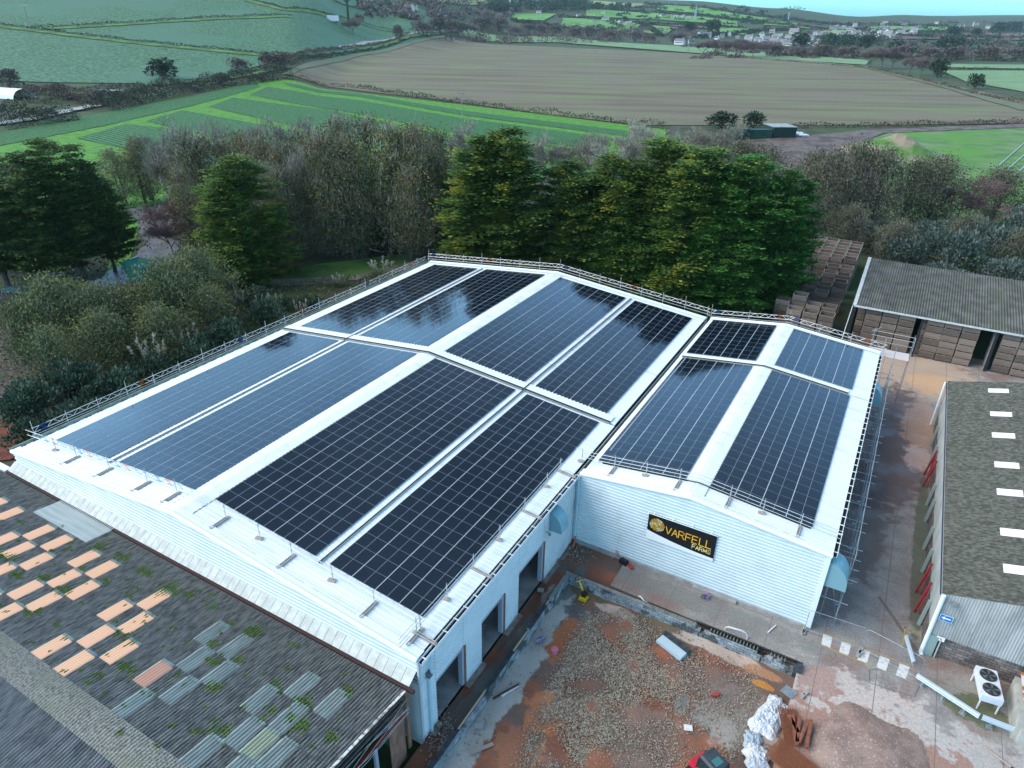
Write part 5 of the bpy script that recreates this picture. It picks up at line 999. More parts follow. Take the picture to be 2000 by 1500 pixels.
# freestanding front rails on the roof
def roofrail(label,P_,posts,zf,board,trusslen=None,ends=.6,rh=(.55,1.0),dirb=(0,-1)):
    r=thing('roof_guardrail',label,'guardrail',tuple(V(P_[0])))
    a,b=V(P_[0]),V(P_[1]); 
    def on(t): p=a.lerp(b,t); p.z=zf(p.x,p.y); return p
    S_=[on(i/12) for i in range(13)]
    for h in rh: mb=MB(); mb.path([p+V((0,0,h)) for p in S_],.024,5); mb.build('rail',galp,r)
    if trusslen:
        mb=MB(); s,e=trusslen; n_=24
        for i in range(4): truss(mb,on(s+(e-s)*i/4)+V((0,0,1.02)),on(s+(e-s)*(i+1)/4)+V((0,0,1.02)),mi=0,seg=.55,paint={3:2,5:3,9:2})
        mb.build('lattice_beam',[gal,lgal,blu,org],r)
    for i,(t,kind) in enumerate(posts):
        p=on(t); mb=MB(); mb.tube(p+V((0,0,.05)),p+V((0,0,1.25)),.026,6); mb.tube(p+V((0,0,.5)),p+V((0,0,.6)),.055,5); mb.tube(p+V((0,0,.95)),p+V((0,0,1.05)),.055,5)
        if kind==1:
            q=p+V((dirb[0]*1.25,dirb[1]*1.25,0)); q.z=zf(q.x,q.y); mb.bar(p+V((-dirb[0]*.25,-dirb[1]*.25,.06)),q+V((dirb[0]*.1,dirb[1]*.1,.06)),.23,.04,mi=1); o=V((dirb[1],dirb[0],0))*.08
            mb.tube(p+o+V((0,0,.12)),q+o+V((0,0,.12)),.024,5); mb.tube(p-o+V((0,0,.12)),q-o+V((0,0,.12)),.024,5); mb.tube(q+V((0,0,.05)),q+V((0,0,.3)),.026,5)
        else: mb.box(tuple(p+V((-.05,-.05,.06))),(.5,.3,.04),rz=.2,mi=1)
        mb.build('post',[galp,wood_],r)
    if board:
        mb=MB(); q0,q1=on(.12)+V((dirb[0]*1.2,dirb[1]*1.2,.1)),on(.92)+V((dirb[0]*1.2,dirb[1]*1.2,.1))
        for i in range(8): p_=q0.lerp(q1,i/8);e_=q0.lerp(q1,(i+.82)/8); p_.z=zf(p_.x,p_.y)+.12;e_.z=zf(e_.x,e_.y)+.12; mb.tube(p_,e_,.022,5)
        mb.build('foot_tube',galp,r)
    return r
xs=[-52.55,-49.72,-45.51,-41.05,-37.82,-33.1,-30.09,-27.39,-24.15,-21.03,-17.76]; kd=[0,1,1,1,1,1,0,1,0,1,1]
roofrail('tube guardrail with lattice beams along the front gable of the large roof',((-56.5,21.75,0),(-17.6,21.75,0)),[((x+56.5)/38.9,k) for x,k in zip(xs,kd)],zA,True,(.02,.5))
ys=[21.5,24.5,27.4,30.6,34.0,37.4,39.6]
roofrail('tube guardrail along the right eave of the large roof above the doorways',((-17.85,20.0,0),(-17.85,39.9,0)),[((y-20)/19.9,i%2==0) for i,y in enumerate(ys)],zA,True,None,rh=(.35,.65,.98),dirb=(1,0))
roofrail('tube guardrail along the front gable of the annex roof above the sign',((-17.6,41.75,0),(1.6,41.75,0)),[(.03,0),(.17,1),(.30,0),(.43,1),(.62,1),(.74,0),(.87,1)],lambda x,y:zB(max(x,BL),y),True,None,rh=(.45,.75,1.05))
# tower scaffold along the annex right side
r=thing('access_scaffold','tall tube scaffold standing along the right side of the annex','scaffold',(2.4,58,0))
for y in [41.3,43.6,47,50.5,54,57.5,61,64.5,68,71.5,75]:
    mb=MB(); mb.tube((2.75,y,0),(2.75,y,6.6 if y<75 else 8),.03,5); mb.tube((1.75,y,0),(1.75,y,6.3),.03,5); mb.box((2.75,y,.02),(.3,.3,.03)); mb.build('upright',gal,r)
    mb=MB(); mb.tube((1.5,y,2.2),(3.2,y,2.2),.026,5); mb.tube((1.5,y,4.3),(3.3,y,4.3),.026,5); mb.tube((1.5,y+1.2,4.3),(3.3,y+1.2,4.3),.026,5); mb.build('transom',gal,r)
mb=MB()
for z in (2.1,4.2,6.4): mb.tube((2.75,41,z),(2.75,75.6,z),.028,5)
for z in (2.1,4.2): mb.tube((1.75,41,z),(1.75,75.6,z),.028,5)
mb.build('ledger',gal,r)
for y in (41.3,50.5,61,68):
    mb=MB(); mb.tube((2.75,y,.2),(2.75,y+3.4,4.2),.026,5); mb.build('brace',gal,r); mb=MB(); mb.tube((2.75,y+1,.1),(1.8,y,4.2),.026,5); mb.build('brace',gal,r)
r=thing('boarded_platform','boarded scaffold platform with tube rails at the far right corner of the annex','scaffold',(2.5,77.5,5))
mb=MB()
for i in range(6): mb.box((2.2,76.35+i*.34,6.2),(3.9,.3,.045))
mb.build('deck',M('new_boards',(.62,.55,.52),(.5,.43,.4),scale=5,rough=.8,stretch=(.3,5,1)),r)
for x,y in ((.4,76.2),(.4,78.4),(4.2,76.2),(4.2,78.4)): mb=MB(); mb.tube((x,y,0),(x,y,8.3),.03,5); mb.build('upright',gal,r)
mb=MB()
for z in (6.9,7.5,8.0): mb.path([(.2,78.4,z),(4.3,78.4,z),(4.2,76.0,z)],.026,5)
mb.tube((.2,78.4,7.9),(.9,77.2,8.9),.03,5); mb.build('rail',galp,r)
# ------------------------------------------------------------------ blockwork and pit
blk=brick(M('fresh_blockwork',(.42,.46,.48),(.26,.29,.30),scale=1.4,rough=.9,lo=.4,hi=.6,c3=(.12,.13,.13),s3=1.1,lo3=.54,hi3=.6),1)
wc=M('mortar_cap',(.25,.25,.22),(.17,.18,.17),scale=3,rough=.95); bit=M('black_bitumen',(.03,.035,.04),(.06,.07,.08),scale=3,rough=.6)
r=thing('block_wall','long low grey blockwork wall parallel to the annex gable with notches','wall',(-7,36.5,-.5))
mb=MB(); mb.box((-10.4,36.2,-.15),(9.9,.32,1.0)); mb.box((.2,36.2,-.3),(2.0,.32,.6)); mb.box((-2.9,36.2,-.15),(3.2,.32,1.0));
for i,(x,h) in enumerate(((-5.3,.75),(-5.0,.5),(-4.7,.75),(-1.15,.8),(-.85,.6),(-.5,.75),(.1,.85))): mb.box((x,36.2,-.65+h/2),(.36,.318,h))
mb.build('masonry',blk,r)
mb=MB(); mb.box((-10.4,36.2,.37),(9.9,.30,.05)); 
k=-15
while k<.5:
    if not(-5.5<k<-4.5 or -1.3<k<-.6) and k>-9: mb.box((k,36.2,.41),(.05,.26,.07))
    k+=.22
mb.build('wall_cap',wc,r)
mb=MB(); mb.q((-15.2,36.37,.42),(1.1,36.37,.42),(1.1,36.6,.05),(-15.2,36.6,.05)); mb.q((-5.6,36.5,.35),(1.1,36.5,.35),(1.1,36.95,.02),(-5.6,36.95,.02)); mb.box((1.25,36.3,-.1),(.5,.8,.7)); mb.build('damp_membrane',bit,r)
mb=MB()
for x in range(-12,14): mb.tube((x*.45-4,36.75,0),(x*.45-4,36.75,.5),.008,3)
mb.build('starter_bar',galp,r)
r=thing('block_wall','low grey blockwork wall facing the warehouse doorways with dark coping','wall',(-15.2,28,-.5))
for y0,y1,h in ((12,21.4,.85),(24.7,27.9,.85),(30.1,32.6,.85),(33.4,36.1,.85)):
    mb=MB(); mb.box((-15.2,(y0+y1)/2,-.55+h/2),(.3,y1-y0,h)); mb.build('masonry',blk,r)
    mb=MB(); mb.box((-15.2,(y0+y1)/2,-.53+h),(.29,y1-y0,.05)); mb.build('coping',bit if y0<33 else wc,r)
mb=MB(); 
for y0,y1 in ((21.4,24.7),(27.9,30.1),(32.6,33.4)): mb.box((-15.12,(y0+y1)/2,-.32),(.26,y1-y0,.42))
mb.build('masonry',blk,r)
mb=MB()
for y0,y1 in ((21.4,24.7),(27.9,30.1),(32.6,33.4)): mb.box((-15.32,(y0+y1)/2,-.02),(.06,y1-y0,.16))
mb.build('shutter_board',M('pale_plank',(.5,.38,.28),rough=.8),r)
def bolster(name,label,p,ln,w,R,mat,mat2=None,rz=0): pass
# reinforcement in the trench outside each doorway
rb=M('rusty_rebar',(.30,.11,.05),(.2,.07,.035),scale=8,rough=.8)
for i,(y0,y1) in enumerate(((21.6,24.5),(26.4,29.6),(31.3,34.4))):
    mb=MB(); y=y0
    while y<y1: mb.tube((-16.3,y,-.17),(-15.4,y,-.17),.009,3); y+=.2
    for k in range(6): mb.tube((-16.3+k*.18,y0,-.17),(-16.3+k*.18,y1,-.17),.009,3)
    tag(mb.build('steel_mesh',rb,loc=(-15.9,(y0+y1)/2,-.17)),'rusty reinforcing mesh lying in the soil before the %s doorway from the near corner'%nth(i),'steel mesh','meshes at the doorways')
# rubble stones
st=M('rubble_stone',(.36,.31,.24),(.17,.14,.11),scale=3,rough=.95,island=.6,lo=.3,hi=.7)
ico=[V((0,0,1)),V((.9,0,.3)),V((.3,.85,.3)),V((-.72,.5,.3)),V((-.72,-.5,.3)),V((.3,-.85,.3)),V((0,0,-.6))]
icf=[(0,1,2),(0,2,3),(0,3,4),(0,4,5),(0,5,1),(6,2,1),(6,3,2),(6,4,3),(6,5,4),(6,1,5)]
def stones(name,label,n,polys,mat,s0=.05,s1=.11,z=-.44):
    mb=MB(); W=[]
    for pg_,wt in polys:
        Q=[A5(*p) for p in pg_]; T=[]
        for k in range(1,len(Q)-1): T.append((Q[0],Q[k],Q[k+1],((Q[k]-Q[0]).cross(Q[k+1]-Q[0])).length*wt))
        W+=T
    tot=sum(t[3] for t in W)
    for t in W:
        for _ in range(int(n*t[3]/tot)):
            a=math.sqrt(random.random());b=random.random(); p=t[0]*(1-a)+t[1]*(a*(1-b))+t[2]*(a*b)+V((random.gauss(0,.3),random.gauss(0,.3),0))
            if random.random()<.55*(1+math.sin(p.x*1.7+math.sin(p.y*2.1)))*.5*(1+math.sin(p.y*1.3+2)): continue
            s=random.uniform(s0,s1)*random.choice((.7,.7,.8,1.1)); rz=random.uniform(0,6.28); ex=random.uniform(.6,1.6); k0=len(mb.v); cs,sn=math.cos(rz),math.sin(rz)
            for q in ico:
                x,y_=q.x*ex,q.y; x*=random.uniform(.7,1.2); mb.v.append((p.x+s*(x*cs-y_*sn),p.y+s*(x*sn+y_*cs),z+s*q.z*random.uniform(.6,1)+s*.3))
            for f in icf: mb.f.append(tuple(k0+i for i in f)); mb.m.append(0)
    tag(mb.build(name,mat),label,'rubble',kind='stuff')
stones('rubble','pale crushed stone spread over the red building pit',42000,[([(1140,1200),(1230,1195),(1300,1260),(1340,1340),(1240,1400),(1130,1500),(1010,1500),(1100,1330)],1.0),([(1240,1400),(1340,1340),(1480,1345),(1520,1360),(1440,1500),(1130,1500)],.35),([(1300,1260),(1400,1285),(1480,1320),(1340,1340)],.6)],st,.028,.06)
stones('rubble','loose stone scattered on the concrete spill and red clay',900,[([(1085,1165),(1250,1190),(1500,1320),(1500,1360),(1100,1215),(1000,1400),(900,1500),(880,1450)],1)],st,.03,.08)
stones('rubble','loose stone at the foot of the pale warehouse wall',500,[([(1120,1065),(1165,1090),(1150,1110),(1085,1100)],1),([(830,1440),(870,1400),(900,1420),(850,1490)],1.5)],st,.04,.1,-.1)
# insulation boards
P_=A5(1314,1262); r=thing('insulation_boards','stack of pale blue insulation boards half covered by black sheet','building boards',tuple(P_)); R0=-.35
mb=MB(); 
for i in range(3): mb.box((P_.x,P_.y-.2,-.38+i*.09),(2.0,.85,.08),rz=R0+.02*i)
mb.build('boards',M('pale_board',(.45,.56,.62),rough=.6),r); mb=MB(); mb.box((P_.x+.13,P_.y+.24,-.2),(2.1,.4,.24),rz=R0); mb.build('black_sheet',bit,r)
# plate compactor
P_=A5(1140,1168); r=thing('plate_compactor','yellow plate compactor with black engine parked by the block wall corner','compactor',tuple(P_)); yel=M('machine_yellow',(.65,.42,.02),rough=.5); bl=M('machine_black',(.02,.02,.02),rough=.5)
mb=MB(); mb.prism([(P_.x-.28,P_.y-.35),(P_.x+.28,P_.y-.35),(P_.x+.32,P_.y+.25),(P_.x-.32,P_.y+.25)],-.42,-.3); mb.box((P_.x,P_.y-.15,-.25),(.45,.4,.16)); mb.build('base_plate',yel,r)
mb=MB(); mb.box((P_.x,P_.y,-.05),(.36,.36,.3)); mb.tube((P_.x-.1,P_.y,.1),(P_.x+.14,P_.y,.12),.1,8); mb.build('engine',bl,r)
mb=MB(); a=V((P_.x-.05,P_.y+.15,-.2)); b=V((P_.x-.65,P_.y+.55,.45)); mb.bar(a,b,.12,.06); mb.tube(b+V((-.2,-.25,.05)),b+V((.2,.25,.05)),.03,6); mb.build('handle',yel,r)
mb=MB(); mb.path([b+V((-.2,-.25,.05)),b+V((-.32,-.1,.3)),b+V((-.05,.3,.3)),b+V((.2,.25,.05))],.025,5); mb.build('grab_bar',bl,r)
# assorted site things
def small(name,label,cat,loc,mat,fn,group=None):
    mb=MB(); fn(mb,V(loc)); return tag(mb.build(name,mat,loc=loc),label,cat,group)
wh=M('white_plastic',(.72,.72,.72),(.6,.6,.6),scale=3,rough=.4); gp_=M('grey_plastic',(.3,.33,.35),rough=.5); pink=M('pink_plastic',(.5,.16,.22),rough=.5); redp=M('red_plastic',(.35,.06,.05),rough=.5)
def arc(mb,c,r,a0,a1,rad,tilt=(1,0,0),n=12):
    pts=[c+V((r*math.cos(a0+(a1-a0)*i/n),.1*math.sin(i*.7),r*math.sin(a0+(a1-a0)*i/n)*.7)) for i in range(n+1)]; mb.path(pts,rad,6)
small('plastic_duct','white flexible duct curving out of the first notch in the block wall','duct',at(1250,1175,.0),wh,lambda m,c:arc(m,c,.55,-.2,1.9,.055))
small('plastic_duct','white looped flexible duct lying over the second wall notch','duct',at(1437,1238,.1),wh,lambda m,c:arc(m,c,.75,-.3,3.4,.055))
def bucket(m,c): m.tube(c,c+V((0,0,.34)),.2,10,0,.24); m.tube(c+V((0,0,.34)),c+V((0,0,.36)),.25,10)
small('bucket','grey mixing bucket beside the block wall','bucket',A5(1199,1165),gp_,bucket)
small('bucket','small pink bucket on the edge of the rubble','bucket',A5(1083,1275),pink,bucket)
def brickb(m,c): m.box((c.x,c.y,c.z+.12),(.45,.22,.22),rz=.4); 
small('concrete_block','pale concrete block on the rubble left of the doorways','block',A5(936,1420),conc,brickb,'loose blocks')
small('concrete_block','small concrete block in the soil by the third doorway','block',at(1056,1155,-.2),conc,brickb)
def plank(l,w,h,rz): return lambda m,c:m.box((c.x,c.y,c.z+h/2+.02),(l,w,h),rz=rz)
small('plank','long pale plank lying across the red clay','plank',A5(940,1463),wood_,plank(1.5,.22,.06,.95))
small('plank','short white plank leaning near the concrete spill','plank',A5(996,1350),wh,plank(1.3,.14,.05,1.15))
small('timber_baulk','dark wet timber baulk on the concrete spill','timber',A5(988,1352),M('dark_wet_timber',(.08,.04,.03),rough=.6),plank(1.9,.12,.1,1.1))
small('white_board','white board offcut on the rubble near the pit corner','board',A5(1344,1402+20),wh,plank(.5,.4,.03,.4))
small('white_tube','white tube lying on the slab before the annex','tube',at(1508,1230),wh,lambda m,c:m.tube(c+V((-.2,-.45,.06)),c+V((.15,.5,.06)),.05,6))
small('red_jug','red plastic piece on the dark rubble','jug',A5(1395,1360),redp,lambda m,c:(m.box((c.x,c.y,c.z+.1),(.5,.14,.14),rz=.5),m.tube((c.x,c.y+.2,c.z+.05),(c.x+.3,c.y+.35,c.z+.05),.08,6)))
small('tool_bag','black tool bag with red tools on the slab by the annex wall','bag',at(1218,1100),[bl,redp],lambda m,c:(m.box((c.x,c.y,.16),(.6,.4,.3),rz=-.3),m.tube((c.x-.3,c.y,.32),(c.x+.3,c.y-.1,.36),.12,6),m.box((c.x+.6,c.y-.15,.08),(.5,.3,.15),rz=-.6,mi=1),m.bar((c.x+.5,c.y,.2),(c.x+1.0,c.y-.35,.1),.08,mi=1)))
def tripod(m,c):
    m.tube(c+V((0,0,.5)),c+V((.12,0,2.4)),.015,5); 
    for a in (0,2.1,4.2): m.tube(c+V((.0,0,.7)),c+V((math.cos(a)*.4,math.sin(a)*.4,0)),.02,5,1)
    m.box((c.x,c.y,.45),(.2,.2,.15),mi=1)
small('level_staff','thin survey staff on a pinkish tripod beside the annex wall','tripod',at(1203,1088),[galp,M('salmon_paint',(.6,.3,.28),rough=.5)],tripod)
def bag(m,c):
    for i in range(26): a=V([random.uniform(-.35,.35) for _ in range(2)]+[random.uniform(.05,.3)]); b=V([random.uniform(-.35,.35) for _ in range(2)]+[random.uniform(.0,.3)]); e=V([random.uniform(-.35,.35) for _ in range(2)]+[random.uniform(0,.35)]); m.q(c+a,c+b,c+e)
lil=M('lilac_netting',(.32,.25,.38),(.2,.15,.25),scale=9,rough=.7)
small('netting_scrap','crumpled lilac netting on the concrete spill','netting',A5(1055,1252),lil,bag); small('netting_scrap','crumpled lilac netting on the slab before the annex','netting',at(1377,1167),lil,bag)
# crumpled plastic sheet heap
from mathutils import noise as _nz
def sheet(label,px,sx,sy,rz,mat,hh=.45,z0=-.4):
    c=at(*px,z0); mb=MB(); n=72; cs,sn=math.cos(rz),math.sin(rz); sd=px[0]*.37
    for j in range(n+1):
        for i in range(n+1):
            u=i/n*2-1;v=j/n*2-1; q=V((u*2.2*sx+sd,v*2.2*sy,0)); e=max(0,1-(u*u)**2)*max(0,1-(v*v)**2); f=1-abs(_nz.noise(q*1.3))*1.6; g=1-abs(_nz.noise(q*3.1+V((5,1,2))))*1.7; h=abs(_nz.noise(q*7))
            z=hh*e*(.35+.45*f+.28*g+.22*h)*.8; wx=1+.35*_nz.noise(V((sd,v*2.1,3))); wy=1+.3*_nz.noise(V((u*2.4,sd,7)))
            x=u*sx*wx;y=v*sy*wy; mb.v.append((c.x+x*cs-y*sn,c.y+x*sn+y*cs,c.z+z))
    for j in range(n):
        for i in range(n): a=j*(n+1)+i; mb.f.append((a,a+1,a+n+2,a+n+1)); mb.m.append(0)
    tag(mb.build('plastic_sheet',mat,loc=tuple(c)),label,'plastic sheet')
psh=M('crumpled_white_plastic',(.62,.64,.67),(.45,.48,.52),scale=2,rough=.3,spec=.5)
sheet('large heap of crumpled white plastic sheeting on the pit edge',(1505,1400),.75,1.6,-.25,psh,.55)
sheet('crumpled white plastic sheeting at the bottom of the pit edge',(1478,1478),.7,.8,.3,psh,.45)
sheet('grey blue crumpled plastic between the two white heaps',(1470,1447),.5,.6,.1,M('grey_plastic_sheet',(.35,.42,.48),rough=.4),.3)
# rusty steel lying on the yard
rs=M('rusty_steel',(.27,.10,.055),(.17,.06,.04),scale=4,rough=.8)
for i,(a,b) in enumerate((((1548,1395),(1555,1448)),((1562,1398),(1556,1455)),((1578,1405),(1560,1450)),((1585,1405),(1575,1460)),((1540,1395),(1560,1430)))):
    p,q=at(*a,.34),at(*b,.34); mb=MB(); d=(q-p).normalized(); s=V((-d.y,d.x,0)); mb.bar(p,q,.2,.02); mb.bar(p+V((0,0,-.09)),q+V((0,0,-.09)),.2,.02); mb.bar(p+V((0,0,-.045)),q+V((0,0,-.045)),.025,.09)
    tag(mb.build('steel_joist',rs,loc=tuple((p+q)/2)),'rusty steel joist in the pile beside the sand heap, %s from the left'%nth(i),'steel joist','rusty joists beside the sand heap')
def mesh_stack(label,px,nx,ny,rz,sp=.15):
    c=at(*px); mb=MB(); cs,sn=math.cos(rz),math.sin(rz); T=lambda x,y,z:(c.x+x*cs-y*sn,c.y+x*sn+y*cs,z)
    for l in range(3):
        for i in range(nx): mb.tube(T(i*sp-nx*sp/2,-ny*sp/2,.05+l*.05),T(i*sp-nx*sp/2,ny*sp/2,.05+l*.05),.012,3)
        for j in range(ny): mb.tube(T(-nx*sp/2,j*sp-ny*sp/2,.06+l*.05),T(nx*sp/2,j*sp-ny*sp/2,.06+l*.05),.012,3)
    tag(mb.build('steel_mesh',rb,loc=tuple(c)),label,'steel mesh')
mesh_stack('stack of rusty reinforcing mesh under the steel joists',(1545,1420),8,18,.35,.14)
mesh_stack('large stack of rusty reinforcing mesh at the bottom of the picture',(1555,1495),24,14,-.35,.12)
# sand heap
mb=MB(); c=at(1705,1480); n=46; rd=random.Random(5)
for j in range(n+1):
    for i in range(n+1):
        u=i/n*2-1;v=j/n*2-1; r_=math.sqrt((u*(1+.1*math.sin(v*4)))**2+(v*(1+.12*math.sin(u*5+1)))**2); z=.5*(1-r_**2.4)*(1+.12*math.sin(u*6+v*3)) if r_<1 else 0; z+=rd.uniform(0,.05)
        mb.v.append((c.x+u*3.3,c.y+v*3.3,-.02+z if r_<1 else -.03))
for j in range(n):
    for i in range(n): a=j*(n+1)+i; mb.f.append((a,a+1,a+n+2,a+n+1)); mb.m.append(0)
tag(mb.build('sand_heap',M('wet_sand',(.31,.215,.18),(.22,.15,.125),scale=1.2,rough=.85,bump=.8,bscale=14,c3=(.42,.34,.31),s3=9,lo3=.58,hi3=.66),loc=tuple(c),smooth=True),'low heap of reddish brown sand on the concrete yard','sand heap',kind='stuff')
# red utility vehicle with dark cab
c=at(1384,1524,-.4); r=thing('site_dumper','red compact site vehicle with dark glazed cab at the bottom edge','vehicle',tuple(c)); R_z=-.5
Rm=Matrix.Rotation(R_z,3,'Z'); T=lambda x,y,z:tuple(c+Rm@V((x,y,z)))
car=M('vehicle_red',(.55,.015,.04),rough=.3,spec=.6); cab=M('cab_charcoal',(.035,.045,.055),(.05,.06,.07),scale=3,rough=.4); gls=M('cab_glass',(.015,.03,.035),rough=.08,spec=.6); glg=M('roof_hatch_glass',(.05,.16,.16),rough=.15)
mb=MB(); P0=[(-.8,-.62),(-.5,-.72),(.9,-.72),(1.1,-.5),(1.1,.5),(.9,.72),(-.5,.72),(-.8,.62)]; n0=len(mb.v)
for z,s in ((.45,1),(.75,1.05),(1.0,.98)):
    for x,y in P0: mb.v.append(T(x*s-.2,y*s,z))
for k in range(2):
    for i in range(8): j=(i+1)%8; mb.f.append((n0+k*8+i,n0+k*8+j,n0+k*8+8+j,n0+k*8+8+i)); mb.m.append(0)
mb.f.append(tuple(n0+16+i for i in range(8))); mb.m.append(0); mb.build('body',car,r)
mb=MB(); n0=len(mb.v); Q=[(-.55,-.6),(.65,-.6),(.75,0),(.65,.6),(-.55,.6),(-.65,0)]
for z,s in ((1.0,1),(1.85,.9),(1.98,.72)):
    for x,y in Q: mb.v.append(T(x*s,y*s,z))
for k in range(2):
    for i in range(6): j=(i+1)%6; mb.f.append((n0+k*6+i,n0+k*6+j,n0+k*6+6+j,n0+k*6+6+i)); mb.m.append(1 if k==0 else 0)
mb.f.append(tuple(n0+12+i for i in range(6))); mb.m.append(0)
for x,y in Q: mb.bar(T(x*1.01,y*1.01,1.0),T(x*.92,y*.92,1.86),.07)
mb.build('cab',[cab,gls],r); mb=MB(); mb.box(T(.25,0,1.985),(.42,.55,.03),rz=R_z); mb.build('roof_window',glg,r)
for x,y in ((-.6,-.75),(-.6,.75),(.65,-.75),(.65,.75)): w_=MB(); w_.tube(T(x,y-.12,.42),T(x,y+.12,.42),.42,14); wh_=w_.build('wheel',bl,r); w_=MB(); w_.tube(T(x,y-.13,.42),T(x,y+.13,.42),.2,10); w_.build('rim',ggrey,r).parent=wh_
mb=MB(); mb.tube(T(-.75,.5,1.0),T(-.75,.5,1.35),.05,6); mb.build('beacon',M('green_beacon',(.05,.6,.25),rough=.3),r)
# ------------------------------------------------------------------ right yard furniture
pw=M('worn_white_paint',(.62,.61,.60),(.33,.31,.30),scale=4,rough=.8,lo=.5,hi=.7); py_=M('worn_yellow_paint',(.42,.32,.08),(.28,.24,.15),scale=4,rough=.8,lo=.45,hi=.62)
q=[at(*p) for p in ((1608,1238),(1777,1303),(1768,1328),(1604,1258))]
for i in range(9):
    if i%2==0:
        a,b=q[0].lerp(q[1],i/9),q[0].lerp(q[1],(i+1)/9); d_,c_=q[3].lerp(q[2],i/9),q[3].lerp(q[2],(i+1)/9); mb=MB(); mb.q(*[(p.x,p.y,.006) for p in (d_,c_,b,a)]); tag(mb.build('painted_stripe',pw),kind='structure')
for a,b,w_ in (((1608,1236),(1778,1300),.09),((1603,1260),(1785,1334),.09),((1768,1225),(1763,1265),.12),((1766,1225),(1806,1240),.12)):
    p,k=at(*a),at(*b); d=(k-p).normalized(); s=V((-d.y,d.x,0))*w_/2; mb=MB(); mb.q(*[(v_.x,v_.y,.011) for v_ in (p-s,k-s,k+s,p+s)]); tag(mb.build('painted_line',py_),kind='structure')
mb=MB(); p=at(1790,1270); k=at(1716,1165)
d=(k-p).normalized(); s=V((-d.y,d.x,0))*.13; mb.q(*[(v_.x,v_.y,.005) for v_ in (p-s,k-s,k+s,p+s)]); tag(mb.build('drain_channel',M('channel_grate',(.14,.12,.10),(.2,.16,.13),scale=6,rough=.8)),kind='structure')
def guard(name,label,a,b,n):
    p,k=V(a),V(b); r=thing(name,label,'crash barrier',(p.x,p.y,0),'crash barriers of the yard'); d=(k-p).normalized(); s=V((-d.y,d.x,0)); mb=MB()
    pr=[(0,.16),(-.03,.12),(.05,.07),(.05,.03),(-.03,0),(.05,-.03),(.05,-.07),(-.03,-.12),(0,-.16)]; n0=0
    for e in (p,k):
        for o,h in pr: w_=e+s*(-o); mb.v.append((w_.x,w_.y,.62+h))
    for i in range(len(pr)-1): mb.f.append((i,i+1,len(pr)+i+1,len(pr)+i)); mb.m.append(0)
    for i in range(len(pr)-1): 
        pass
    mb.bar((p.x+s.x*.04,p.y+s.y*.04,.80),(k.x+s.x*.04,k.y+s.y*.04,.80),.13,.02); mb.build('barrier_rail',M('bright_galvanised',(.55,.62,.68),rough=.35,metal=.3),r)
    for i in range(n): t=(i+.35)/n if n>1 else .5; e=p.lerp(k,t)+s*.1; mb=MB(); mb.box((e.x,e.y,.35),(.12,.1,.7),rz=math.atan2(d.y,d.x)); mb.box((e.x,e.y,.02),(.34,.34,.03),rz=math.atan2(d.y,d.x)); mb.build('barrier_post',gal,r)
g1=at(1768,1243,.62);g2=at(1783,1295,.62); guard('crash_barrier','short crash barrier standing alone near the painted crossing',(g1.x,g1.y,0),(g2.x,g2.y,0),2)
g1=at(1790,1320,.62);g2=at(1912,1400,.62); guard('crash_barrier','long crash barrier ending at the crossing before the grey gable',(g1.x,g1.y,0),(g2.x,g2.y,0),3)
g1=at(1918,1402,.62);g2=at(2040,1450,.62); guard('crash_barrier','crash barrier running out of the picture at the lower right',(g1.x,g1.y,0),(g2.x,g2.y,0),2)
def fence(label,a,b,h=2.0):
    p,k=at(*a),at(*b); r=thing('temporary_fence',label,'fence',(p.x,p.y,0),'temporary mesh fence panels'); d=(k-p); L_=d.length; d/=L_; mb=MB(); up=V((0,0,1))
    mb.path([p+up*.1,p+up*(h-.15),p+d*.15+up*h,k-d*.15+up*h,k+up*(h-.15),k+up*.1],.02,5); mb.tube(p+up*.25,k+up*.25,.014,4); mb.build('frame',gal,r)
    mb=MB(); n=int(L_/.2)
    for i in range(n): e=p+d*(i*.2+.1); mb.tube(e+up*.25,e+up*(h-.02),.0013,3)
    for i in range(6): mb.tube(p+up*(.4+i*.28),k+up*(.4+i*.28),.0013,3)
    mb.build('wire_mesh',gal,r)
    mb=MB(); s=V((-d.y,d.x,0)); mb.bar(p-s*.33+up*.07,p+s*.33+up*.07,.22,.14); mb.build('foot_block',conc,r)
fence('temporary mesh fence panel joined to the white annex corner',(1570,1233),(1680,1270)); fence('temporary mesh fence panel crossing the painted crossing',(1680,1270),(1790,1330)); 
p=at(1700,1385)
r=thing('laid_fence_panel','fence panel lying flat on the yard below the crossing','fence',tuple(p)); mb=MB(); Q=[at(*q_,.05) for q_ in ((1690,1330),(1697,1305),(1720,1308),(1800,1350),(1790,1362),(1740,1340))]
mb.path([at(*q_,.05) for q_ in ((1697,1333),(1697,1308),(1712,1305),(1795,1338),(1785,1360),(1697,1333))],.02,5); mb.build('frame',gal,r)
def foot(m,c): m.box((c.x,c.y,.07),(.62,.22,.14),rz=1.2); m.box((c.x,c.y,.145),(.1,.1,.01),rz=1.2,mi=1)
for i,px in enumerate(((1570,1358),(1569,1235),(1678,1278))): small('fence_foot','concrete fence foot block on the yard, %s of three from the left'%nth((1,0,2)[i]),'fence foot',at(*px),[conc,dark],foot,'loose fence feet')
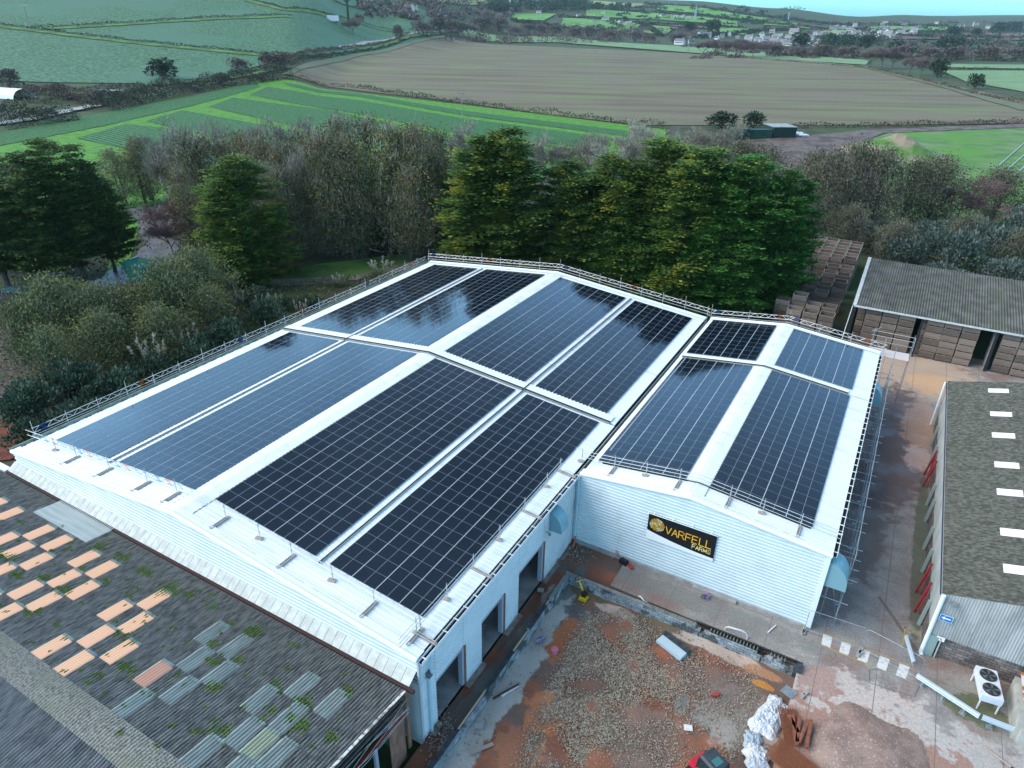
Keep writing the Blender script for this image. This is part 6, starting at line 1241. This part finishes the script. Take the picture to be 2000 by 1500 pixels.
# condenser unit
c=at(1926,1350,0); c=V((11.65,39.95,0)); ang=.12
r=thing('condenser_unit','white two fan condenser unit on legs before the grey gable','air conditioner',tuple(c),rz=0); Rz=Matrix.Rotation(ang,3,'Z'); T=lambda x,y,z:tuple(c+Rz@V((x,y,z)))
mb=MB(); mb.box(T(0,0,1.05),(1.15,2.35,.5),rz=ang); mb.build('casing',M('casing_white',(.66,.68,.74),(.58,.6,.66),scale=2,rough=.45),r)
for yy in (-.56,.56):
    mb=MB(); mb.tube(T(0,yy,1.30),T(0,yy,1.36),.47,20); f=mb.build('fan_shroud',bl,r)
    mb=MB()
    for k in range(5):
        a=k*1.257; o=V(T(0,yy,1.375)); p1=o+V((.43*math.cos(a),.43*math.sin(a),0)); p2=o+V((.43*math.cos(a+.5),.43*math.sin(a+.5),.01)); mb.q(o,p1,p2)
    for rr in (.15,.28,.4,.46): mb.path([V(T(0,yy,1.385))+V((rr*math.cos(k*.4),rr*math.sin(k*.4),0)) for k in range(17)],.006,3)
    mb.build('fan',M('fan_grey',(.16,.17,.18),rough=.4,metal=.5),r).parent=f
for x,y in ((-.5,-1.1),(.5,-1.1),(-.5,1.1),(.5,1.1)): mb=MB(); mb.box(T(x,y,.42),(.07,.07,.84),rz=ang); mb.build('leg',trim,r)
r=thing('concrete_bay','concrete walled bay with rust stained tin cover at the right edge','bay',(14,39.5,0)); cw=M('pale_block_concrete',(.42,.41,.37),(.32,.31,.28),scale=1.5,rough=.9)
mb=MB(); mb.box((13.15,39.3,.75),(.35,3.6,1.5)); mb.box((13.7,37.45,.55),(1.0,.5,1.1)); mb.box((15,41,.75),(3.4,.3,1.5)); mb.build('bay_wall',cw,r)
mb=MB(); corr(mb,'y',38.6,41.4,13.2,16.2,lambda x,y:1.75+.12*(x-13.2),.15,.03,'sine'); mb.build('tin_cover',M('rust_stained_tin',(.50,.49,.47),(.32,.09,.04),scale=1.3,rough=.6,lo=.5,hi=.56,stretch=(.5,1.4,1)),r)
# cable/pipe on yard bottom right
small('drain_pipe_length','pale pipe with black end lying on the yard at the lower right','pipe',at(1950,1478,.08),[wood_,bl],lambda m,c:(m.tube(at(1918,1455,.1),at(1975,1498,.1),.05,8),m.tube(at(1975,1498,.1),at(1980,1502,.1),.06,8,1)))
small('manhole_cover','square metal cover set in the yard beside the pit corner','cover',at(1541,1352),gal,lambda m,c:(m.box((c.x,c.y,.02),(.8,.7,.03),rz=-.4)))
# ------------------------------------------------------------------ left side things
c=gp(280,545); r=thing('green_tank','covered green skip among the bushes on the left','skip',tuple(c)); tm=M('green_skip_cover',(.05,.30,.22),(.04,.24,.18),scale=1,rough=.5); mb=MB(); a=-.2
P0=[(-2.3,-1.6),(2.3,-1.6),(2.3,1.6),(-2.3,1.6)]; n0=len(mb.v)
h_=topz(c,280,506)
for z,s in ((0,.8),(h_-.5,1.0),(h_,.55)):
    for x,y in P0: mb.v.append((c.x+x*s,c.y+y*s,c.z+z))
for k in range(2):
    for i in range(4): j=(i+1)%4; mb.f.append((n0+k*4+i,n0+k*4+j,n0+k*4+4+j,n0+k*4+4+i)); mb.m.append(0)
mb.f.append((n0+8,n0+9,n0+10,n0+11)); mb.m.append(0); mb.build('cover',tm,r); mb=MB(); mb.box((c.x,c.y,c.z+h_-.55),(4.8,3.4,.12)); mb.build('rim',M('skip_rim',(.08,.2,.17),rough=.6),r)
small('boat_cover','low blue grey covered trailer at the far left under the trees','trailer',gp(30,572),M('blue_grey_cover',(.10,.16,.17),rough=.6),lambda m,c:(m.box((c.x,c.y,c.z+.5),(3.0,1.4,.5),rz=.5),m.box((c.x,c.y,c.z+.85),(2.4,1.0,.25),rz=.5)))
small('debris_pile','white and grey debris under the left trees','debris',gp(112,538),M('pale_debris',(.4,.42,.42),(.2,.2,.2),scale=4,rough=.8),lambda m,c:[m.box((c.x+random.uniform(-1,1),c.y+random.uniform(-.8,.8),c.z+.25),(random.uniform(.3,1),random.uniform(.2,.8),random.uniform(.1,.5)),rz=random.uniform(0,3)) for _ in range(12)])
# poly tunnel, far left
c=gp(15,190); r=thing('white_polytunnel','white polytunnel among hedges at the far left edge','polytunnel',tuple(c)); mb=MB(); n0=0
for j in range(9):
    for i in range(9): a=math.pi*i/8; mb.v.append((c.x+(j-4)*2.6,c.y+5*math.cos(a)+ (j-4)*.5,c.z+4*math.sin(a)))
for j in range(8):
    for i in range(8): k=j*9+i; mb.f.append((k,k+1,k+10,k+9)); mb.m.append(0)
mb.build('cover',M('polythene',(.7,.74,.76),rough=.4),r)
small('barn_roof','grey tin roofed barn beside the lane at left','barn',gp(212,192),[M('tin_roof_grey',(.3,.31,.31),rough=.7),bk],lambda m,c:(m.box((c.x,c.y,c.z+1.6),(9,6,3.2),rz=.4,mi=1),m.box((c.x,c.y,c.z+3.4),(10,7,.2),rz=.4)))
# trailer / white box
c=gp(651,44); r=thing('white_box_trailer','white box trailer standing in the brassica field by the tall pine','trailer',tuple(c)); s=topz(c,651,30); mb=MB(); mb.box((c.x,c.y,c.z+s*.6),(s*1.7,s*.8,s*.8),rz=.55); mb.build('box_body',wh,r)
mb=MB(); 
for k in (-.5,.5): mb.box((c.x+math.cos(.55)*s*k*1.1,c.y+math.sin(.55)*s*k*1.1,c.z+s*.1),(s*.25,s*.84,s*.22),rz=.55)
mb.build('wheel',bl,r)
# dark green sheds by the stubble field
dg=M('dark_green_steel',(.012,.028,.024),(.02,.04,.034),scale=.6,rough=.6); 
def container(label,u0,u1,vb,vt,roofc,mat,dep=6):
    a=gp(u0,vb);b=gp(u1,vb-1 if False else vb); h=topz(a,u0,vt); d=(b-a); d.z=0; L_=d.length; d.normalize(); s=V((-d.y,d.x,0)); c=a.lerp(b,.5)+s*dep/2; r=thing('steel_shed',label,'shed',tuple(a.lerp(b,.5)),'dark sheds beside the dirt yard'); rz=math.atan2(d.y,d.x)
    mb=MB(); mb.box((c.x,c.y,c.z+h/2-.1),(L_,dep,h-.2),rz=rz)
    for i in range(int(L_/.5)): p=a+d*(i*.5+.25); mb.box((p.x-s.x*.03,p.y-s.y*.03,p.z+h/2),(.2,.06,h-.4),rz=rz)
    mb.build('wall',mat,r); mb=MB(); mb.box((c.x,c.y,c.z+h),(L_+.3,dep+.3,.12),rz=rz); mb.build('roof',roofc,r); return r
container('small dark shed hidden by the bare tree, left of the green container',1436,1462,274,252,dg,dg,5)
r=container('dark green long container between the two other sheds',1464,1506,272,254,dg,M('green_container',(.02,.075,.04),(.012,.04,.028),scale=.4,rough=.6),4)
container('larger dark shed with pale flat roof beside the white rubbish',1508,1553,271,248,M('pale_shed_roof',(.33,.36,.34),(.22,.25,.24),scale=.5,rough=.7),dg,9)
small('rubbish_pile','white rubbish pile beside the dark shed','rubbish',gp(1562,266),wh,lambda m,c:[m.box((c.x+random.uniform(-3,3),c.y+random.uniform(-2,2),c.z+random.uniform(.2,1)),(random.uniform(1,3.6),random.uniform(.6,2),random.uniform(.2,.7)),rz=random.uniform(0,3)) for _ in range(26)])
# ------------------------------------------------------------------ poles and pylons
pgm=M('weathered_pole',(.30,.28,.26),(.22,.2,.19),scale=2,rough=.9)
def pole(label,ub,vb,vt,arm=True,group='telegraph poles in the fields'):
    b=gp(ub,vb); h=topz(b,ub,vt); dist=math.hypot(b.x,b.y); r=thing('utility_pole',label,'pole',tuple(b),group); mb=MB(); w_=max(.16,dist*.0005); mb.tube(b-V((0,0,.5)),b+V((0,0,h)),w_,6,0,w_*.7); ms_=mb.build('mast',pgm,r)
    if arm:
        s=V((RT.x,RT.y,0)).normalized(); t=b+V((0,0,h-.3)); mb=MB(); aw=min(2.4,h*.14); mb.tube(t-s*aw,t+s*aw,w_*.6,4)
        for k in (-1,-.5,.5,1): mb.tube(t+s*aw*k,t+s*aw*k+V((0,0,.5)),w_*.6,4)
        mb.build('crossarm',gal,r).parent=ms_
for i,(u,vb,vt) in enumerate(((903,240,181),(1158,150,98),(329,152,104),(299,165,126),(60,60,10),(480,28,-8),(870,58,30),(1163,66,38),(1343,103,71),(1233,80,48),(1320,68,50),(1745,104,86),(818,30,16))):
    pole('pole %s'%('between the crop beds and the stubble hedge','alone in the middle of the brown stubble field','with wide crossarm before the dark round tree at left','thin, leaning beside the dark round tree at left','at the left end of the brassica bank','at the top of the picture between brassica fields','among the hedgerow trees left of the stubble field','near the bare trees past the stubble field','at the far edge of the stubble field left of the purple trees','in the hedge below the hill pasture','among the hillside houses','behind the widest purple tree','near the lone pine')[i],u,vb,vt)
def pylon(label,u,vb,vt):
    b=gp(u,vb); h=topz(b,u,vt); r=thing('lattice_pylon',label,'pylon',tuple(b),'distant pylons'); w_=h*.16; th=max(.25,math.hypot(b.x,b.y)*.00028); mb=MB()
    for sx in (-1,1):
        for sy in (-1,1): mb.tube(b+V((sx*w_/2,sy*w_/2,0)),b+V((0,0,h)),th,3)
    for k in range(6): z=h*k/7; f=1-k/7; mb.tube(b+V((-w_/2*f,0,z)),b+V((w_/2*f*.85,0,z+h/7)),th*.6,3); mb.tube(b+V((w_/2*f,0,z)),b+V((-w_/2*f*.85,0,z+h/7)),th*.6,3)
    mb.build('mast',gal,r); mb=MB()
    for z in (.7,.82,.94): mb.tube(b+V((-h*.14,0,h*z)),b+V((h*.14,0,h*z)),th,3)
    mb.build('crossarm',gal,r)
pylon('lattice pylon before the dark plantation on the hill',996,20,-6); pylon('lattice pylon on the right hand hillside skyline',1539,40,24); pylon('lattice pylon above the hillside fields',1357,40,10)
# ------------------------------------------------------------------ houses
hw=M('house_render',(.62,.62,.6),(.42,.41,.38),scale=.01,rough=.8,orand=1.2); hr=M('house_slate',(.13,.14,.15),(.22,.2,.19),scale=.01,rough=.8,orand=1.2)
def house_proto(L_=11,W_=8,h=5,rh=3):
    r=thing('house',None,None,(0,0,0)); mb=MB(); mb.box((0,0,h/2-1),(L_,W_,h+2)); 
    for sx in (-1,1): mb.q((sx*L_/2,-W_/2,h),(sx*L_/2,W_/2,h),(sx*L_/2,0,h+rh))
    mb.build('wall',hw,r); mb=MB(); e=.5
    mb.q((-L_/2-e,-W_/2-e,h-.3),(L_/2+e,-W_/2-e,h-.3),(L_/2+e,0,h+rh+.1),(-L_/2-e,0,h+rh+.1)); mb.q((L_/2+e,W_/2+e,h-.3),(-L_/2-e,W_/2+e,h-.3),(-L_/2-e,0,h+rh+.1),(L_/2+e,0,h+rh+.1)); rf_=mb.build('roof',hr,r)
    mb=MB()
    mb.box((L_*.4,0,h+rh+.5),(.9,.9,1.6)); mb.build('chimney',hw,r).parent=rf_; mb=MB(); mb.box((0,-W_/2-.02,2.6),(L_*.8,.1,1.2)); mb.build('window_band',M('window_dark',(.06,.065,.07),rough=.3),r); r['d']=(L_,)
    return r
HP=[house_proto(),house_proto(16,8,5,3.2),house_proto(9,7,3,2.8)]
hs=[]; rd=random.Random(3)
for u,v in [(1410,70),(1424,67),(1440,72),(1400,74),(1462,74),(1130,30),(1162,28),(1052,26),(1137,48),(1156,42),(1182,40),(1200,42),(1212,44),(1228,46),(1178,26),(1150,24),(1292,30),(1308,31),(1320,32),(1334,33),(1345,36),(1240,43),(1252,44),(800,18),(812,16),(790,22),(1350,82),(1332,78),(1327,84),(1380,70),(1366,68)]: hs.append((u,v+3,rd.uniform(.7,1.1)))
for i in range(70):
    u=rd.uniform(1455,1790); v=(72+rd.uniform(-8,22)) if u<1600 else 64+rd.uniform(-4,10); hs.append((u,v,rd.uniform(.8,1.35)))
for i in range(26): hs.append((rd.uniform(1600,1990),rd.uniform(46,60),rd.uniform(.8,1.2)))
hs.sort()
for i,(u,v,s) in enumerate(hs):
    b=gp(u,v); o=dup(HP[i%3],(b.x,b.y,b.z),rd.uniform(-.6,.6)+(1.57 if i%4==0 else 0),(s,s,s*1.1)); o['category']='house'; o['group']='houses of the far village'
    o['label']='small far house with pale walls and slate roof, %s from the left'%(nth(i) if i<79 else 'number %d'%(i+1)); del o['d']
for r in HP:
    for c in list(r.children_recursive): bpy.data.objects.remove(c)
    bpy.data.objects.remove(r)
for k in PR:
    for r in PR[k]:
        for c in list(r.children_recursive): bpy.data.objects.remove(c)
        bpy.data.objects.remove(r)
SC.render.engine='CYCLES'
